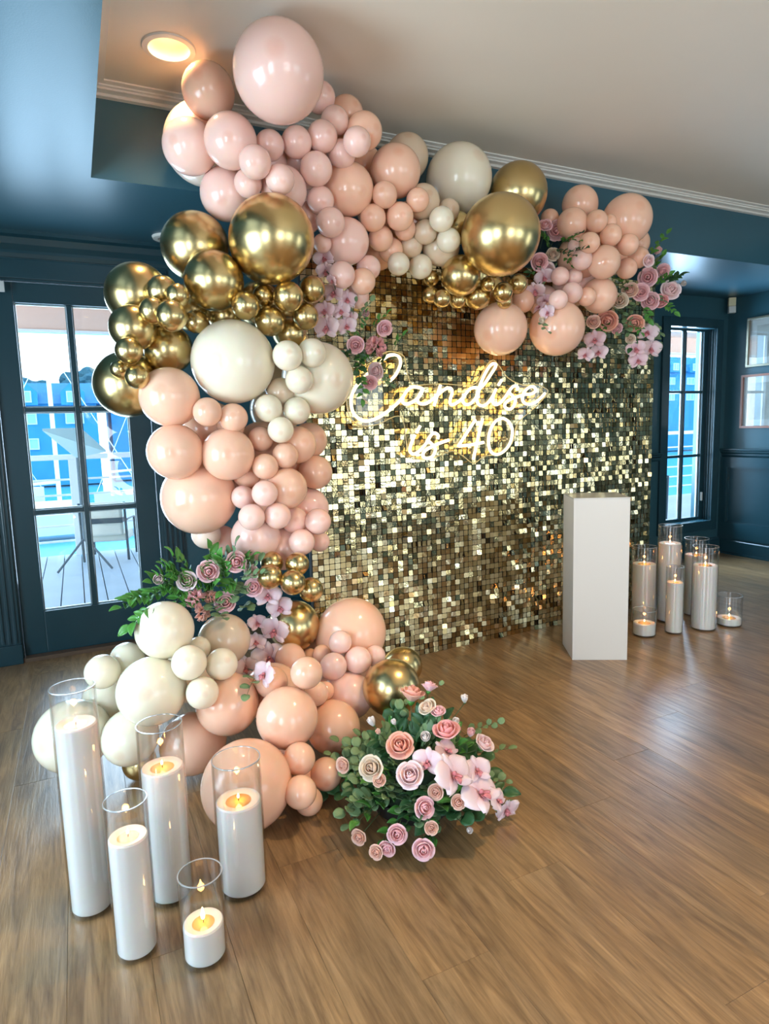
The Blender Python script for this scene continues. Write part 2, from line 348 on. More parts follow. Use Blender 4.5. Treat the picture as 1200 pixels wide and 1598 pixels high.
# window at the right end of the far wall
w1 = empty('window_1', (0, 0, 0), 'tall narrow six-pane window at the right end of the far wall', kind='structure')
yg = Y1+.09
wx0, wx1 = WX0+.035, WX1-.055
for a in ((WX0, wx0), (wx1, WX1)): MB().box(a[0], a[1], yg-.02, yg+.03, WZ0, WZ1, .004).build('stile', TEALT, w1)
MB().box(wx0, wx1, yg-.02, yg+.03, WZ0, WZ0+.04, .004).build('bottom_rail', TEALT, w1)
MB().box(wx0, wx1, yg-.02, yg+.03, WZ1-.02, WZ1, .004).build('top_rail', TEALT, w1)
mx_ = 5.005; rz = [WZ0+.04, .924, 1.504, WZ1-.02]
MB().box(mx_-.012, mx_+.012, yg-.012, yg+.02, rz[0], rz[3], .003).build('muntin', TEALT, w1)
for z in rz[1:3]:
    for a, b in ((wx0, mx_-.012), (mx_+.012, wx1)): MB().box(a, b, yg-.012, yg+.02, z-.012, z+.012, .003).build('muntin', TEALT, w1)
for i in range(3):
    for a, b in ((wx0, mx_-.012), (mx_+.012, wx1)):
        z0, z1 = rz[i]+(.012 if i else 0), rz[i+1]-(.012 if i < 2 else 0)
        p = MB().box(a, b, yg+.002, yg+.006, z0, z1).build('pane', GLASS, w1)
        q = MB(); e = .012
        q.box(b-e, b, yg+.006, yg+.018, z0, z1); q.box(a, a+.004, yg+.006, yg+.018, z0, z1)
        q.build('glazing_bead', mat('white_glazing_bead', (.6, .66, .66), .4), p)
q = MB(); q.box(WX0-.09, WX0, Y1-.02, Y1, WZ0-.08, WZ1+.08, .004); q.box(WX1, WX1+.08, Y1-.02, Y1, WZ0-.08, WZ1+.08, .004)
q.box(WX0, WX1, Y1-.02, Y1, WZ1, WZ1+.08, .004); q.box(WX0, WX1, Y1-.02, Y1, WZ0-.08, WZ0, .004); q.build('casing', TEALT, w1)
MB().box(WX0, WX1, Y1-.04, yg-.02, WZ0-.004, WZ0+.014, .004).build('sill', TEALT, w1)
q = MB(); q.box(WX1-.004, WX1+.002, Y1, yg-.02, WZ0, WZ1); q.box(WX1-.014, WX1-.004, Y1+.02, Y1+.03, WZ0, WZ1, .002); q.box(WX1-.014, WX1-.004, Y1+.045, Y1+.055, WZ0, WZ1, .002)
q.box(WX0-.002, WX0+.004, Y1, yg-.02, WZ0, WZ1); q.build('jamb', TEALT, w1)
MB().box(wx1+.012, wx1+.03, yg-.035, yg-.019, .50, .58, .004).build('sash_lock', mat('pale_plastic', (.6, .62, .6), .4), w1)
# second, unseen-in-frame parts of the far wall are plain
# ---------------------------------------------------------------- outside
def env(name, mb, m_, label, smooth=False): o = mb.build(name, m_, smooth=smooth); return tag(o, label, kind='structure')
DECK = mat('blue_grey_deck_boards', (.42, .54, .64), .55, var=.18, vscale=3, bump=.2, bscale=25)
dk = env('deck', MB().box(-2.2, 14, YW, 8.4, -.3, -.16), mat('deck_joists', (.03, .04, .05), .9), 'timber deck outside the door')
bmh = MB().box(-.086, .086, YW+.01, 8.38, -.16, -.12, .004).mesh('plank', DECK)
x = -2.1
while x < 13.9:
    o = inst('plank', bmh, dk); o.location = (x, 0, 0); x += .18
WHT = mat('white_outdoor_paint', (.82, .88, .90), .5)
rl = empty('deck_railing', (0, 8.33, -.12), 'white deck railing seen through the glazed door', 'railing')
MB().box(-2.2, 14, -.05, .05, 1.12, 1.18, .008).build('top_rail', WHT, rl)
for z in (.16, .34, .52, .70, .88): MB().box(-2.2, 14, -.012, .012, z, z+.022).build('rail', WHT, rl)
pstm = MB().box(-.085, .085, -.06, .06, 0, 1.12, .006).mesh('post', WHT)
for xx in (-1.6, 0, .95, 2.6, 4.2, 5.8, 7.4, 9.0, 10.6, 12.2): o = inst('post', pstm, rl); o.location = (xx, 0, 0)
pr = empty('porch_roof', (0, 0, 0), 'pinkish porch ceiling above the deck', kind='structure')
MB().box(-3, 15, YW, 8.5, 2.72, 2.8).build('roof_board', mat('pink_beige_roof_boards', (.85, .62, .52), .6, var=.1), pr)
MB().box(-3, 15, 8.3, 8.36, 2.46, 2.72).build('beam', mat('pink_beige_beam', (.85, .60, .50), .6), pr)
MB().box(-3, 15, 8.27, 8.38, 2.43, 2.46).build('fascia', WHT, pr)
env('harbour_water', MB().box(-70, 150, 9, 120, -2.2, -2.1), mat('harbour_water', (.10, .46, .66), .15, bump=.5, bscale=2), 'blue harbour water beyond the deck')
BLUE = mat('haze_blue_slate_roof', (.012, .17, .36), .7, var=.25, vscale=1); BWALL = mat('haze_blue_shingle_wall', (.02, .25, .48), .7, var=.2, vscale=1)  # blue haze of the overexposed outdoors is put into the house colours
PALE = mat('pale_window_trim', (.50, .72, .82), .5)
def house(x0, x1, y, z0, ze, zr, label, group):
    h = empty('house', ((x0+x1)/2, y, z0), label, 'house', group)
    cx = (x0+x1)/2; wdt = x1-x0
    MB().box(x0-cx, x1-cx, 0, 8, 0, ze-z0).build('wall', BWALL, h)
    MB().prism([(-.4, ze-z0), (8.4, ze-z0), (4, zr-z0)], x0-cx-.3, x1-cx+.3, 'yz').build('roof', BLUE, h)
    n = max(2, int(wdt/2.6))
    for i in range(n):
        gx_ = x0-cx+wdt*(i+.5)/n
        MB().prism([(gx_-.75, ze-z0-.1), (gx_+.75, ze-z0-.1), (gx_+.75, ze-z0+.75), (gx_, ze-z0+1.5), (gx_-.75, ze-z0+.75)], -.6, 3, 'xz').build('dormer', BWALL, h)
        for zz, s_ in ((ze-z0+.15, .32), (ze-z0-1.3, .5), (ze-z0-3.0, .5)):
            f = MB(); a, b, c_, d_ = gx_-s_, gx_+s_, zz, zz+.6
            f.box(a-.08, b+.08, -.72, -.6, c_-.08, c_); f.box(a-.08, b+.08, -.72, -.6, d_, d_+.08); f.box(a-.08, a, -.72, -.6, c_, d_); f.box(b, b+.08, -.72, -.6, c_, d_); f.box(gx_-.04, gx_+.04, -.72, -.6, c_, d_)
            if zz < ze-z0: 
                f = MB(); f.box(a-.08, b+.08, -.12, 0, c_-.08, c_); f.box(a-.08, b+.08, -.12, 0, d_, d_+.08); f.box(a-.08, a, -.12, 0, c_, d_); f.box(b, b+.08, -.12, 0, c_, d_); f.box(gx_-.04, gx_+.04, -.12, 0, c_, d_)
            wo_ = f.build('window', PALE, h)
            yy = -.66 if zz >= ze-z0 else -.05
            MB().box(a, b, yy, yy+.03, c_, d_).build('pane', mat('blue_pane', (.25, .6, .8), .3), wo_)
    return h
house(-4.2, 1.6, 50, -2, 3.6, 5.3, 'haze-blue gabled waterfront house, left of the two behind the sailboats', 'waterfront houses')
house(2.6, 9.6, 52, -2, 3.4, 5.3, 'haze-blue gabled waterfront house, right of the two behind the sailboats', 'waterfront houses')
house(54, 66, 50, -2, 6.5, 8.6, 'tall haze-blue house seen through the right window', 'waterfront houses')
def blob_tree(x, y, z, r, label):
    t = empty('tree', (x, y, z), label, 'tree', 'trees behind the harbour houses')
    bm = bmesh.new(); bmesh.ops.create_icosphere(bm, subdivisions=4, radius=r)
    for v in bm.verts:
        n = v.co.normalized(); f = 1 + .12*sin(n.x*9+x)+.12*sin(n.y*11+n.z*7)+random.uniform(-.07, .07); v.co = Vector((v.co.x*f*1.2, v.co.y*f, v.co.z*f*.8+r))
    me = bpy.data.meshes.new('crown'); bm.to_mesh(me); bm.free(); me.materials.append(mat('hazy_blue_green_leaves', (.03, .12, .16), .8)); inst('crown', me, t)
    MB().tube([(0, 0, -4), (0, 0, r*.8)], .25).build('trunk', mat('bark', (.06, .05, .04), .9), t)
for i, (x, z, r, lb) in enumerate(((-3.5, 3.0, 2.0, 'hazy tree behind the left blue house'), (1.9, 3.6, 2.2, 'tall hazy tree above the gap between the blue houses'), (7.5, 4.2, 2.4, 'hazy tree behind the right blue house'))): blob_tree(x, 68, z, r, lb)
GLEAM = mat('pale_mast_metal', (.75, .85, .9), .3)
def boat(x, y, hgt, label):
    b = empty('sailboat', (x, y, -2.1), label, 'boat', 'moored sailboats')
    hull = MB(); secs = []
    for i in range(9):
        t = i/8; L_ = -3+6*t; wd = .95*sin(pi*min(1, t*.8+.12))**.6*(1 if t < .9 else .5); secs.append((L_, wd))
    vs_ = []; 
    for L_, wd in secs:
        for a, z in ((-wd, .9), (-wd*.7, .2), (0, -.1), (wd*.7, .2), (wd, .9)): vs_.append((L_, a, z))
    fs = [(i*5+k, i*5+k+1, (i+1)*5+k+1, (i+1)*5+k) for i in range(8) for k in range(4)] + [tuple(i*5+4 for i in range(9)) + tuple(i*5 for i in range(8, -1, -1))]
    fs += [(4, 3, 2, 1, 0), tuple(40+k for k in range(5))]
    hull.add(vs_, fs).build('hull', mat('white_hull', (.75, .85, .9), .35), b)
    MB().box(-1.2, .8, -.5, .5, .9, 1.25, .08).build('cabin', WHT, b)
    MB().tube([(0, 0, .9), (0, 0, hgt)], .07).build('mast', GLEAM, b)
    MB().tube([(0, 0, 1.9), (-2.3, 0, 1.8)], .05).build('boom', GLEAM, b)
    q = MB(); q.tube([(0, 0, hgt), (2.9, 0, .9)], .015, 5); q.tube([(0, 0, hgt), (-2.9, 0, .9)], .015, 5); q.tube([(0, 0, hgt*.75), (0, .8, .9)], .015, 5); q.build('rigging', GLEAM, b)
boat(-.6, 24, 6.4, 'sailboat whose mast crosses the upper left door pane')
boat(3.6, 31, 7.4, 'sailboat moored right of the first, behind the upper right door pane')
boat(-4.6, 37, 6.4, 'sailboat whose rigging fills the left edge of the door glass')
ts = empty('tripod_stand', (.02, 7.3, -.12), 'grey tripod stand with a slanted pale board on the deck', 'stand')
GREY = mat('grey_metal', (.10, .15, .18), .4)
MB().tube([(0, 0, .3), (0, 0, 1.17)], .022).build('pole', GREY, ts)
for a in (200, 320, 80): MB().tube([(0, 0, .34), (.30*cos(radians(a)), .26*sin(radians(a)), .012)], .012).build('leg', GREY, ts)
MB().add([(-.30, .0, 1.45), (.05, -.02, 1.45), (.26, -.22, 1.22), (-.02, -.12, 1.17), (-.30, .02, 1.47), (.05, 0, 1.47), (.26, -.20, 1.24), (-.02, -.1, 1.19)],
         [(0, 1, 2, 3), (7, 6, 5, 4), (0, 4, 5, 1), (1, 5, 6, 2), (2, 6, 7, 3), (3, 7, 4, 0)]).build('board', mat('pale_blue_board', (.45, .68, .74), .5), ts)
def deck_chair(x, y, rz, label, pattern=False):
    c = empty('patio_chair', (x, y, -.12), label, 'chair', 'chairs out on the deck'); c.scale = (.8, .8, .72); c.rotation_euler = (0, 0, rz)
    DK = mat('dark_chair_frame', (.04, .07, .09), .4); CU = mat('cream_cushion', (.82, .80, .68), .8, bump=.3)
    MB().box(-.27, .27, -.27, .25, .30, .42, .04).build('seat', CU, c, smooth=True)
    bk = MB().box(-.25, .25, .22, .34, .40, .92, .05).build('backrest', mat('white_lattice_cushion', (.55, .6, .62), .8) if pattern else CU, c, smooth=True)
    for sx_ in (-.29, .29):
        MB().tube([(sx_, -.27, .015), (sx_, -.25, .62), (sx_, .28, .64)], .018).build('arm', DK, c)
        MB().tube([(sx_, .30, .015), (sx_, .34, .92)], .018).build('leg', DK, c)
    q = MB()
    if pattern:
        for i in range(-3, 5): q.tube([(-.24, .205, .42+i*.12), (.24, .205, .42+i*.12+.36)], .008, 5); q.tube([(.24, .205, .42+i*.12), (-.24, .205, .42+i*.12+.36)], .008, 5)
        q.build('lattice_piping', DK, bk)
    else:
        MB().box(-.255, .255, .20, .36, .60, .68, .01).build('band', DK, bk)
deck_chair(.28, 7.85, radians(165), 'cream cushioned deck chair with a dark band, through the lower door panes')
deck_chair(6.9, 6.3, radians(150), 'white lattice-patterned chair outside the right window', True)
# ---------------------------------------------------------------- measured layout, world metres
BALLOONS = [  # x, y, z, radius, aspect, colour, cluster
[0.962,2.739,2.389,0.1166,1.0,"B","top"],
[1.083,2.844,2.296,0.1032,1.0,"B","top"],
[0.791,2.708,2.341,0.0951,1.026,"B","top"],
[1.161,2.786,2.502,0.0841,1.065,"P","top"],
[0.751,2.335,2.501,0.1585,1.039,"B","top"],
[0.571,2.658,2.553,0.0986,1.011,"P","top"],
[0.588,2.887,2.452,0.1632,1.07,"C","top"],
[0.493,2.686,2.351,0.102,1.022,"B","top"],
[0.622,2.558,2.342,0.0986,1.082,"B","top"],
[0.634,2.729,2.209,0.1041,1.024,"B","top"],
[0.776,2.568,2.354,0.0563,1.063,"B","top"],
[0.688,2.471,2.245,0.0596,1.038,"B","top"],
[0.689,2.591,2.211,0.0535,1.0,"B","top"],
[0.787,2.49,2.204,0.0549,1.0,"B","top"],
[0.89,2.578,2.387,0.06,1.061,"B","top"],
[0.996,2.569,2.422,0.0608,1.061,"B","top"],
[0.963,2.567,2.293,0.0651,1.038,"B","top"],
[1.065,2.602,2.505,0.0569,1.022,"B","top"],
[1.113,2.491,2.39,0.0556,1.113,"B","top"],
[1.088,2.589,2.377,0.0561,1.14,"B","top"],
[1.019,2.632,2.6,0.0598,1.041,"B","top"],
[1.145,2.666,2.573,0.0722,1.035,"P","top"],
[1.187,2.582,2.477,0.075,1.086,"P","top"],
[1.142,2.672,2.274,0.1103,1.012,"P","top"],
[0.839,2.613,2.212,0.092,1.0,"B","top"],
[0.995,2.615,2.192,0.0563,1.022,"B","top"],
[0.964,2.717,2.15,0.0648,1.0,"B","top"],
[1.018,2.569,2.095,0.0587,1.066,"B","top"],
[1.133,2.686,2.062,0.0988,1.027,"B","top"],
[1.003,2.633,2.028,0.0385,1.069,"B","top"],
[1.24,2.692,1.962,0.0535,1.08,"B","top"],
[1.186,2.64,1.889,0.0554,1.025,"P","top"],
[1.083,2.622,1.905,0.0553,1.049,"B","top"],
[1.204,2.743,1.845,0.0534,0.949,"B","top"],
[1.346,2.798,2.244,0.0983,1.029,"P","arch"],
[1.521,2.815,2.211,0.1017,1.029,"P","arch"],
[1.299,2.859,2.454,0.0971,1.029,"P","arch"],
[1.656,2.869,2.225,0.1023,1.0,"T","arch"],
[1.379,2.88,2.083,0.0795,1.038,"P","arch"],
[1.368,2.658,2.373,0.1111,1.049,"P","arch"],
[1.537,2.863,2.532,0.1028,1.0,"T","arch"],
[1.287,2.608,2.248,0.0547,1.049,"P","arch"],
[1.25,2.653,2.163,0.0572,1.024,"P","arch"],
[1.369,2.628,2.174,0.0604,1.022,"P","arch"],
[1.443,2.596,2.242,0.0506,1.054,"P","arch"],
[1.514,2.676,2.268,0.0771,1.074,"T","arch"],
[1.433,2.703,2.15,0.0501,1.057,"P","arch"],
[1.312,2.71,2.099,0.0565,1.025,"P","arch"],
[1.792,2.807,2.449,0.1596,1.066,"I","arch"],
[1.657,2.688,2.252,0.0509,1.057,"T","arch"],
[1.558,2.588,2.172,0.0545,1.051,"I","arch"],
[1.612,2.619,2.095,0.0546,1.026,"I","arch"],
[1.527,2.68,2.14,0.0548,1.026,"T","arch"],
[1.49,2.75,2.092,0.0517,1.0,"T","arch"],
[1.644,2.741,2.101,0.0891,0.984,"T","arch"],
[1.397,2.705,1.994,0.0507,1.057,"I","arch"],
[1.543,2.764,2.008,0.0571,0.975,"I","arch"],
[1.392,2.769,2.071,0.0571,1.0,"P","arch"],
[1.891,2.861,2.014,0.1041,1.031,"G","archgold"],
[2.045,2.912,1.971,0.0752,1.044,"G","archgold"],
[1.81,2.495,2.104,0.1776,1.04,"G","archgold"],
[2.115,2.768,2.408,0.147,1.031,"G","archgold"],
[1.714,2.68,1.961,0.0939,1.032,"G","archgold"],
[1.596,2.658,1.844,0.0406,1.0,"G","archgold"],
[1.617,2.791,1.966,0.0374,1.041,"G","archgold"],
[1.598,2.768,1.883,0.0388,1.08,"G","archgold"],
[1.743,2.757,1.865,0.0411,0.964,"G","archgold"],
[1.862,2.761,1.892,0.0663,1.024,"G","archgold"],
[1.864,2.675,1.932,0.0359,1.0,"G","archgold"],
[1.94,2.655,1.894,0.0481,1.065,"G","archgold"],
[2.072,2.713,1.954,0.0496,1.0,"G","archgold"],
[1.74,2.755,2.202,0.0763,1.08,"G","archgold"],
[1.991,2.714,1.866,0.0387,0.961,"G","archgold"],
[0.753,2.75,1.788,0.0971,0.973,"G","leftgold"],
[0.501,2.901,1.788,0.0997,1.0,"G","leftgold"],
[0.351,2.906,1.689,0.0925,1.0,"G","leftgold"],
[0.908,2.842,1.772,0.0975,1.029,"G","leftgold"],
[0.756,2.536,1.994,0.1642,1.0,"G","leftgold"],
[0.507,2.777,2.006,0.1365,1.027,"G","leftgold"],
[0.54,2.612,1.84,0.1142,1.043,"G","leftgold"],
[0.271,2.764,1.8,0.1236,1.0,"G","leftgold"],
[0.232,2.644,1.654,0.0858,1.013,"G","leftgold"],
[0.344,2.612,1.787,0.0595,1.0,"G","leftgold"],
[0.387,2.532,1.76,0.0428,1.0,"G","leftgold"],
[0.298,2.555,1.705,0.048,1.072,"G","leftgold"],
[0.354,2.483,1.677,0.0553,1.0,"G","leftgold"],
[0.471,2.653,1.689,0.0459,1.054,"G","leftgold"],
[0.368,2.73,1.59,0.0957,0.975,"G","leftgold"],
[0.206,2.562,1.56,0.0489,1.047,"G","leftgold"],
[0.176,2.65,1.502,0.0344,1.069,"G","leftgold"],
[0.228,2.562,1.466,0.0441,1.026,"G","leftgold"],
[0.21,2.796,1.456,0.1299,1.038,"G","leftgold"],
[0.641,2.544,1.74,0.054,1.022,"G","leftgold"],
[0.737,2.618,1.796,0.045,1.0,"G","leftgold"],
[0.75,2.598,1.695,0.0604,1.0,"G","leftgold"],
[0.815,2.542,1.784,0.0594,1.043,"G","leftgold"],
[0.936,2.598,1.832,0.0551,1.072,"G","leftgold"],
[0.903,2.598,1.72,0.0542,1.0,"G","leftgold"],
[0.866,2.707,1.667,0.0722,0.964,"G","leftgold"],
[0.599,2.735,1.733,0.0688,1.0,"G","leftgold"],
[0.898,2.812,1.459,0.1217,1.024,"T","whites"],
[0.853,2.933,1.351,0.1175,1.0,"T","whites"],
[0.594,2.603,1.531,0.1638,1.0,"I","whites"],
[0.776,2.464,1.544,0.0587,1.043,"I","whites"],
[0.881,2.475,1.558,0.0576,1.044,"I","whites"],
[0.826,2.484,1.453,0.0553,1.0,"I","whites"],
[0.953,2.619,1.472,0.1515,1.064,"I","whites"],
[0.714,2.554,1.346,0.0559,1.0,"I","whites"],
[0.829,2.545,1.334,0.0557,1.024,"I","whites"],
[0.782,2.601,1.412,0.0598,0.957,"T","whites"],
[0.75,2.518,1.258,0.0522,0.976,"I","whites"],
[0.531,2.804,1.269,0.1178,1.0,"P","mid"],
[0.57,2.92,1.084,0.1301,1.0,"P","mid"],
[0.737,2.759,1.18,0.1187,1.024,"P","mid"],
[0.835,2.928,1.024,0.1223,1.025,"P","mid"],
[0.9,2.824,1.115,0.1104,1.054,"P","mid"],
[0.345,2.618,1.395,0.1136,0.99,"P","mid"],
[0.469,2.534,1.334,0.0551,1.044,"P","mid"],
[0.569,2.547,1.31,0.0568,1.0,"P","mid"],
[0.351,2.609,1.185,0.1079,0.967,"P","mid"],
[0.545,2.569,1.168,0.1038,0.988,"P","mid"],
[0.446,2.708,0.992,0.1531,0.983,"P","mid"],
[0.692,2.614,1.224,0.0521,1.0,"P","mid"],
[0.77,2.54,1.154,0.0532,0.976,"P","mid"],
[0.683,2.532,1.114,0.0523,0.976,"P","mid"],
[0.847,2.612,1.194,0.079,1.089,"P","mid"],
[0.935,2.708,1.21,0.0779,1.155,"P","mid"],
[0.942,2.668,1.07,0.0742,1.058,"P","mid"],
[0.77,2.543,1.02,0.085,1.047,"P","mid"],
[0.636,2.658,1.079,0.0581,1.0,"P","mid"],
[0.581,2.657,1.279,0.0567,1.0,"P","mid"],
[0.776,2.81,0.831,0.1151,1.0,"B","lower"],
[0.927,2.836,0.814,0.1042,1.029,"B","lower"],
[0.912,2.696,0.911,0.0907,1.032,"B","lower"],
[0.898,2.537,0.871,0.0552,0.976,"B","lower"],
[0.943,2.653,0.764,0.0452,1.065,"B","lower"],
[0.822,2.535,0.791,0.0546,1.025,"B","lower"],
[0.817,2.602,0.875,0.0569,1.049,"B","lower"],
[0.714,2.5,0.915,0.0539,1.0,"B","lower"],
[0.661,2.48,1.011,0.0514,0.976,"B","lower"],
[0.6,2.592,0.991,0.0477,1.027,"B","lower"],
[0.608,2.496,0.919,0.0527,1.0,"B","lower"],
[0.644,2.596,0.822,0.1007,0.913,"B","lower"],
[0.557,2.876,0.776,0.0678,1.0,"B","lower"],
[0.48,2.799,0.821,0.0624,1.044,"C","lower"],
[0.782,2.663,0.751,0.0967,1.029,"B","lower"],
[0.751,2.694,0.988,0.107,1.026,"P","lower"],
[0.777,2.468,0.715,0.048,0.973,"G","lowgold"],
[0.734,2.4,0.658,0.0503,1.0,"G","lowgold"],
[0.83,2.467,0.601,0.0512,1.026,"G","lowgold"],
[0.656,2.45,0.681,0.0504,1.0,"G","lowgold"],
[0.686,2.521,0.722,0.0467,1.0,"G","lowgold"],
[0.769,2.526,0.442,0.1059,1.106,"G","lowgold"],
[0.301,2.376,0.365,0.0959,1.0,"I","base ivory"],
[0.08,2.633,0.294,0.0905,1.0,"I","base ivory"],
[0.414,2.496,0.314,0.0883,1.0,"T","base ivory"],
[0.228,2.266,0.584,0.0991,0.948,"I","base ivory"],
[0.451,2.389,0.475,0.097,0.929,"T","base ivory"],
[0.287,2.158,0.491,0.0582,1.0,"I","base ivory"],
[0.4,2.193,0.453,0.0553,1.061,"I","base ivory"],
[0.319,2.129,0.389,0.0539,1.0,"I","base ivory"],
[0.344,2.311,0.483,0.0426,1.054,"I","base ivory"],
[0.168,2.226,0.391,0.1151,0.991,"I","base ivory"],
[0.107,2.413,0.456,0.0582,1.019,"I","base ivory"],
[0.023,2.342,0.448,0.0584,1.0,"I","base ivory"],
[0.027,2.489,0.289,0.0823,0.973,"I","base ivory"],
[-0.088,2.362,0.233,0.1227,1.0,"I","base ivory"],
[0.091,2.281,0.22,0.0946,1.011,"I","base ivory"],
[0.12,2.398,0.062,0.061,1.155,"G","base ivory"],
[0.603,2.303,0.267,0.1096,1.0,"P","base peach"],
[0.848,2.621,0.29,0.1032,1.027,"P","base peach"],
[0.837,2.424,0.159,0.107,1.025,"P","base peach"],
[1.038,2.594,0.189,0.1057,1.027,"P","base peach"],
[0.576,2.003,0.086,0.0775,1.027,"P","base peach"],
[0.415,2.211,0.298,0.1101,1.0,"P","base peach"],
[0.583,2.047,0.274,0.105,0.98,"P","base peach"],
[0.569,2.176,0.357,0.0574,0.981,"P","base peach"],
[0.712,2.413,0.346,0.0606,1.087,"P","base peach"],
[0.664,2.062,0.414,0.0559,1.061,"P","base peach"],
[0.817,2.477,0.312,0.0344,1.0,"P","base peach"],
[0.733,2.172,0.283,0.0466,1.0,"P","base peach"],
[0.788,2.227,0.261,0.036,1.069,"P","base peach"],
[0.844,2.276,0.332,0.0531,1.072,"B","base peach"],
[0.891,2.312,0.412,0.0455,1.057,"B","base peach"],
[0.843,2.403,0.344,0.0363,1.0,"P","base peach"],
[1.001,2.465,0.387,0.1482,1.009,"P","base peach"],
[0.948,2.271,0.34,0.0542,1.024,"B","base peach"],
[1.034,2.297,0.334,0.0426,1.031,"B","base peach"],
[0.9,2.261,0.207,0.0934,1.013,"B","base peach"],
[0.783,2.137,0.153,0.0998,0.977,"P","base peach"],
[1.026,2.128,0.261,0.1091,1.0,"G","base peach"],
[1.249,2.478,0.187,0.0868,0.984,"G","base peach"],
[0.583,1.929,0.18,0.0529,1.0,"P","base peach"],
[0.55,1.824,0.127,0.0508,1.019,"P","base peach"],
[0.677,1.938,0.096,0.0539,1.123,"P","base peach"],
[0.597,1.891,0.047,0.046,1.0,"P","base peach"],
[0.404,1.92,0.142,0.1409,1.042,"P","base peach"],
[0.296,2.29,0.142,0.1103,1.0,"P","base peach"],
[0.583,2.139,0.09,0.0889,1.0,"P","base peach"],
[2.561,2.806,2.152,0.122,1.027,"P","end"],
[2.855,2.893,2.216,0.128,1.027,"P","end"],
[2.596,2.894,2.021,0.1166,1.0,"B","end"],
[2.712,2.872,2.319,0.1009,1.0,"P","end"],
[2.572,2.822,2.426,0.0954,0.95,"P","end"],
[2.79,2.7,2.335,0.1319,1.0,"P","end"],
[2.465,2.761,2.299,0.0795,0.961,"P","end"],
[2.412,2.878,2.353,0.0489,1.0,"P","end"],
[2.548,2.671,2.294,0.0562,1.0,"P","end"],
[2.632,2.655,2.228,0.0568,1.0,"P","end"],
[2.649,2.688,2.304,0.0412,1.0,"P","end"],
[2.454,2.621,2.164,0.0524,1.0,"P","end"],
[2.74,2.639,2.186,0.0557,1.029,"P","end"],
[2.935,2.751,2.164,0.0586,1.09,"P","end"],
[2.848,2.75,2.098,0.0569,1.0,"P","end"],
[2.577,2.646,2.085,0.0855,1.0,"P","end"],
[2.459,2.679,2.096,0.0537,1.0,"B","end"],
[2.453,2.717,2.172,0.0444,1.0,"B","end"],
[2.481,2.76,2.029,0.044,0.964,"B","end"],
[2.391,2.768,2.027,0.0485,1.069,"B","end"],
[2.421,2.708,1.932,0.0547,1.0,"B","end"],
[2.296,2.671,1.882,0.0489,1.033,"B","end"],
[2.64,2.741,1.938,0.0945,1.018,"P","end"],
[2.519,2.708,1.918,0.0502,1.102,"P","end"],
[2.381,2.779,1.761,0.1458,0.956,"P","end"],
[2.045,2.823,1.75,0.1362,0.953,"P","end"],
[2.232,2.877,1.91,0.0614,1.027,"P","end"],
[3.095,2.933,2.302,0.087,1.225,"P","end"],
[2.403,2.917,1.927,0.0853,1.041,"B","end"]]
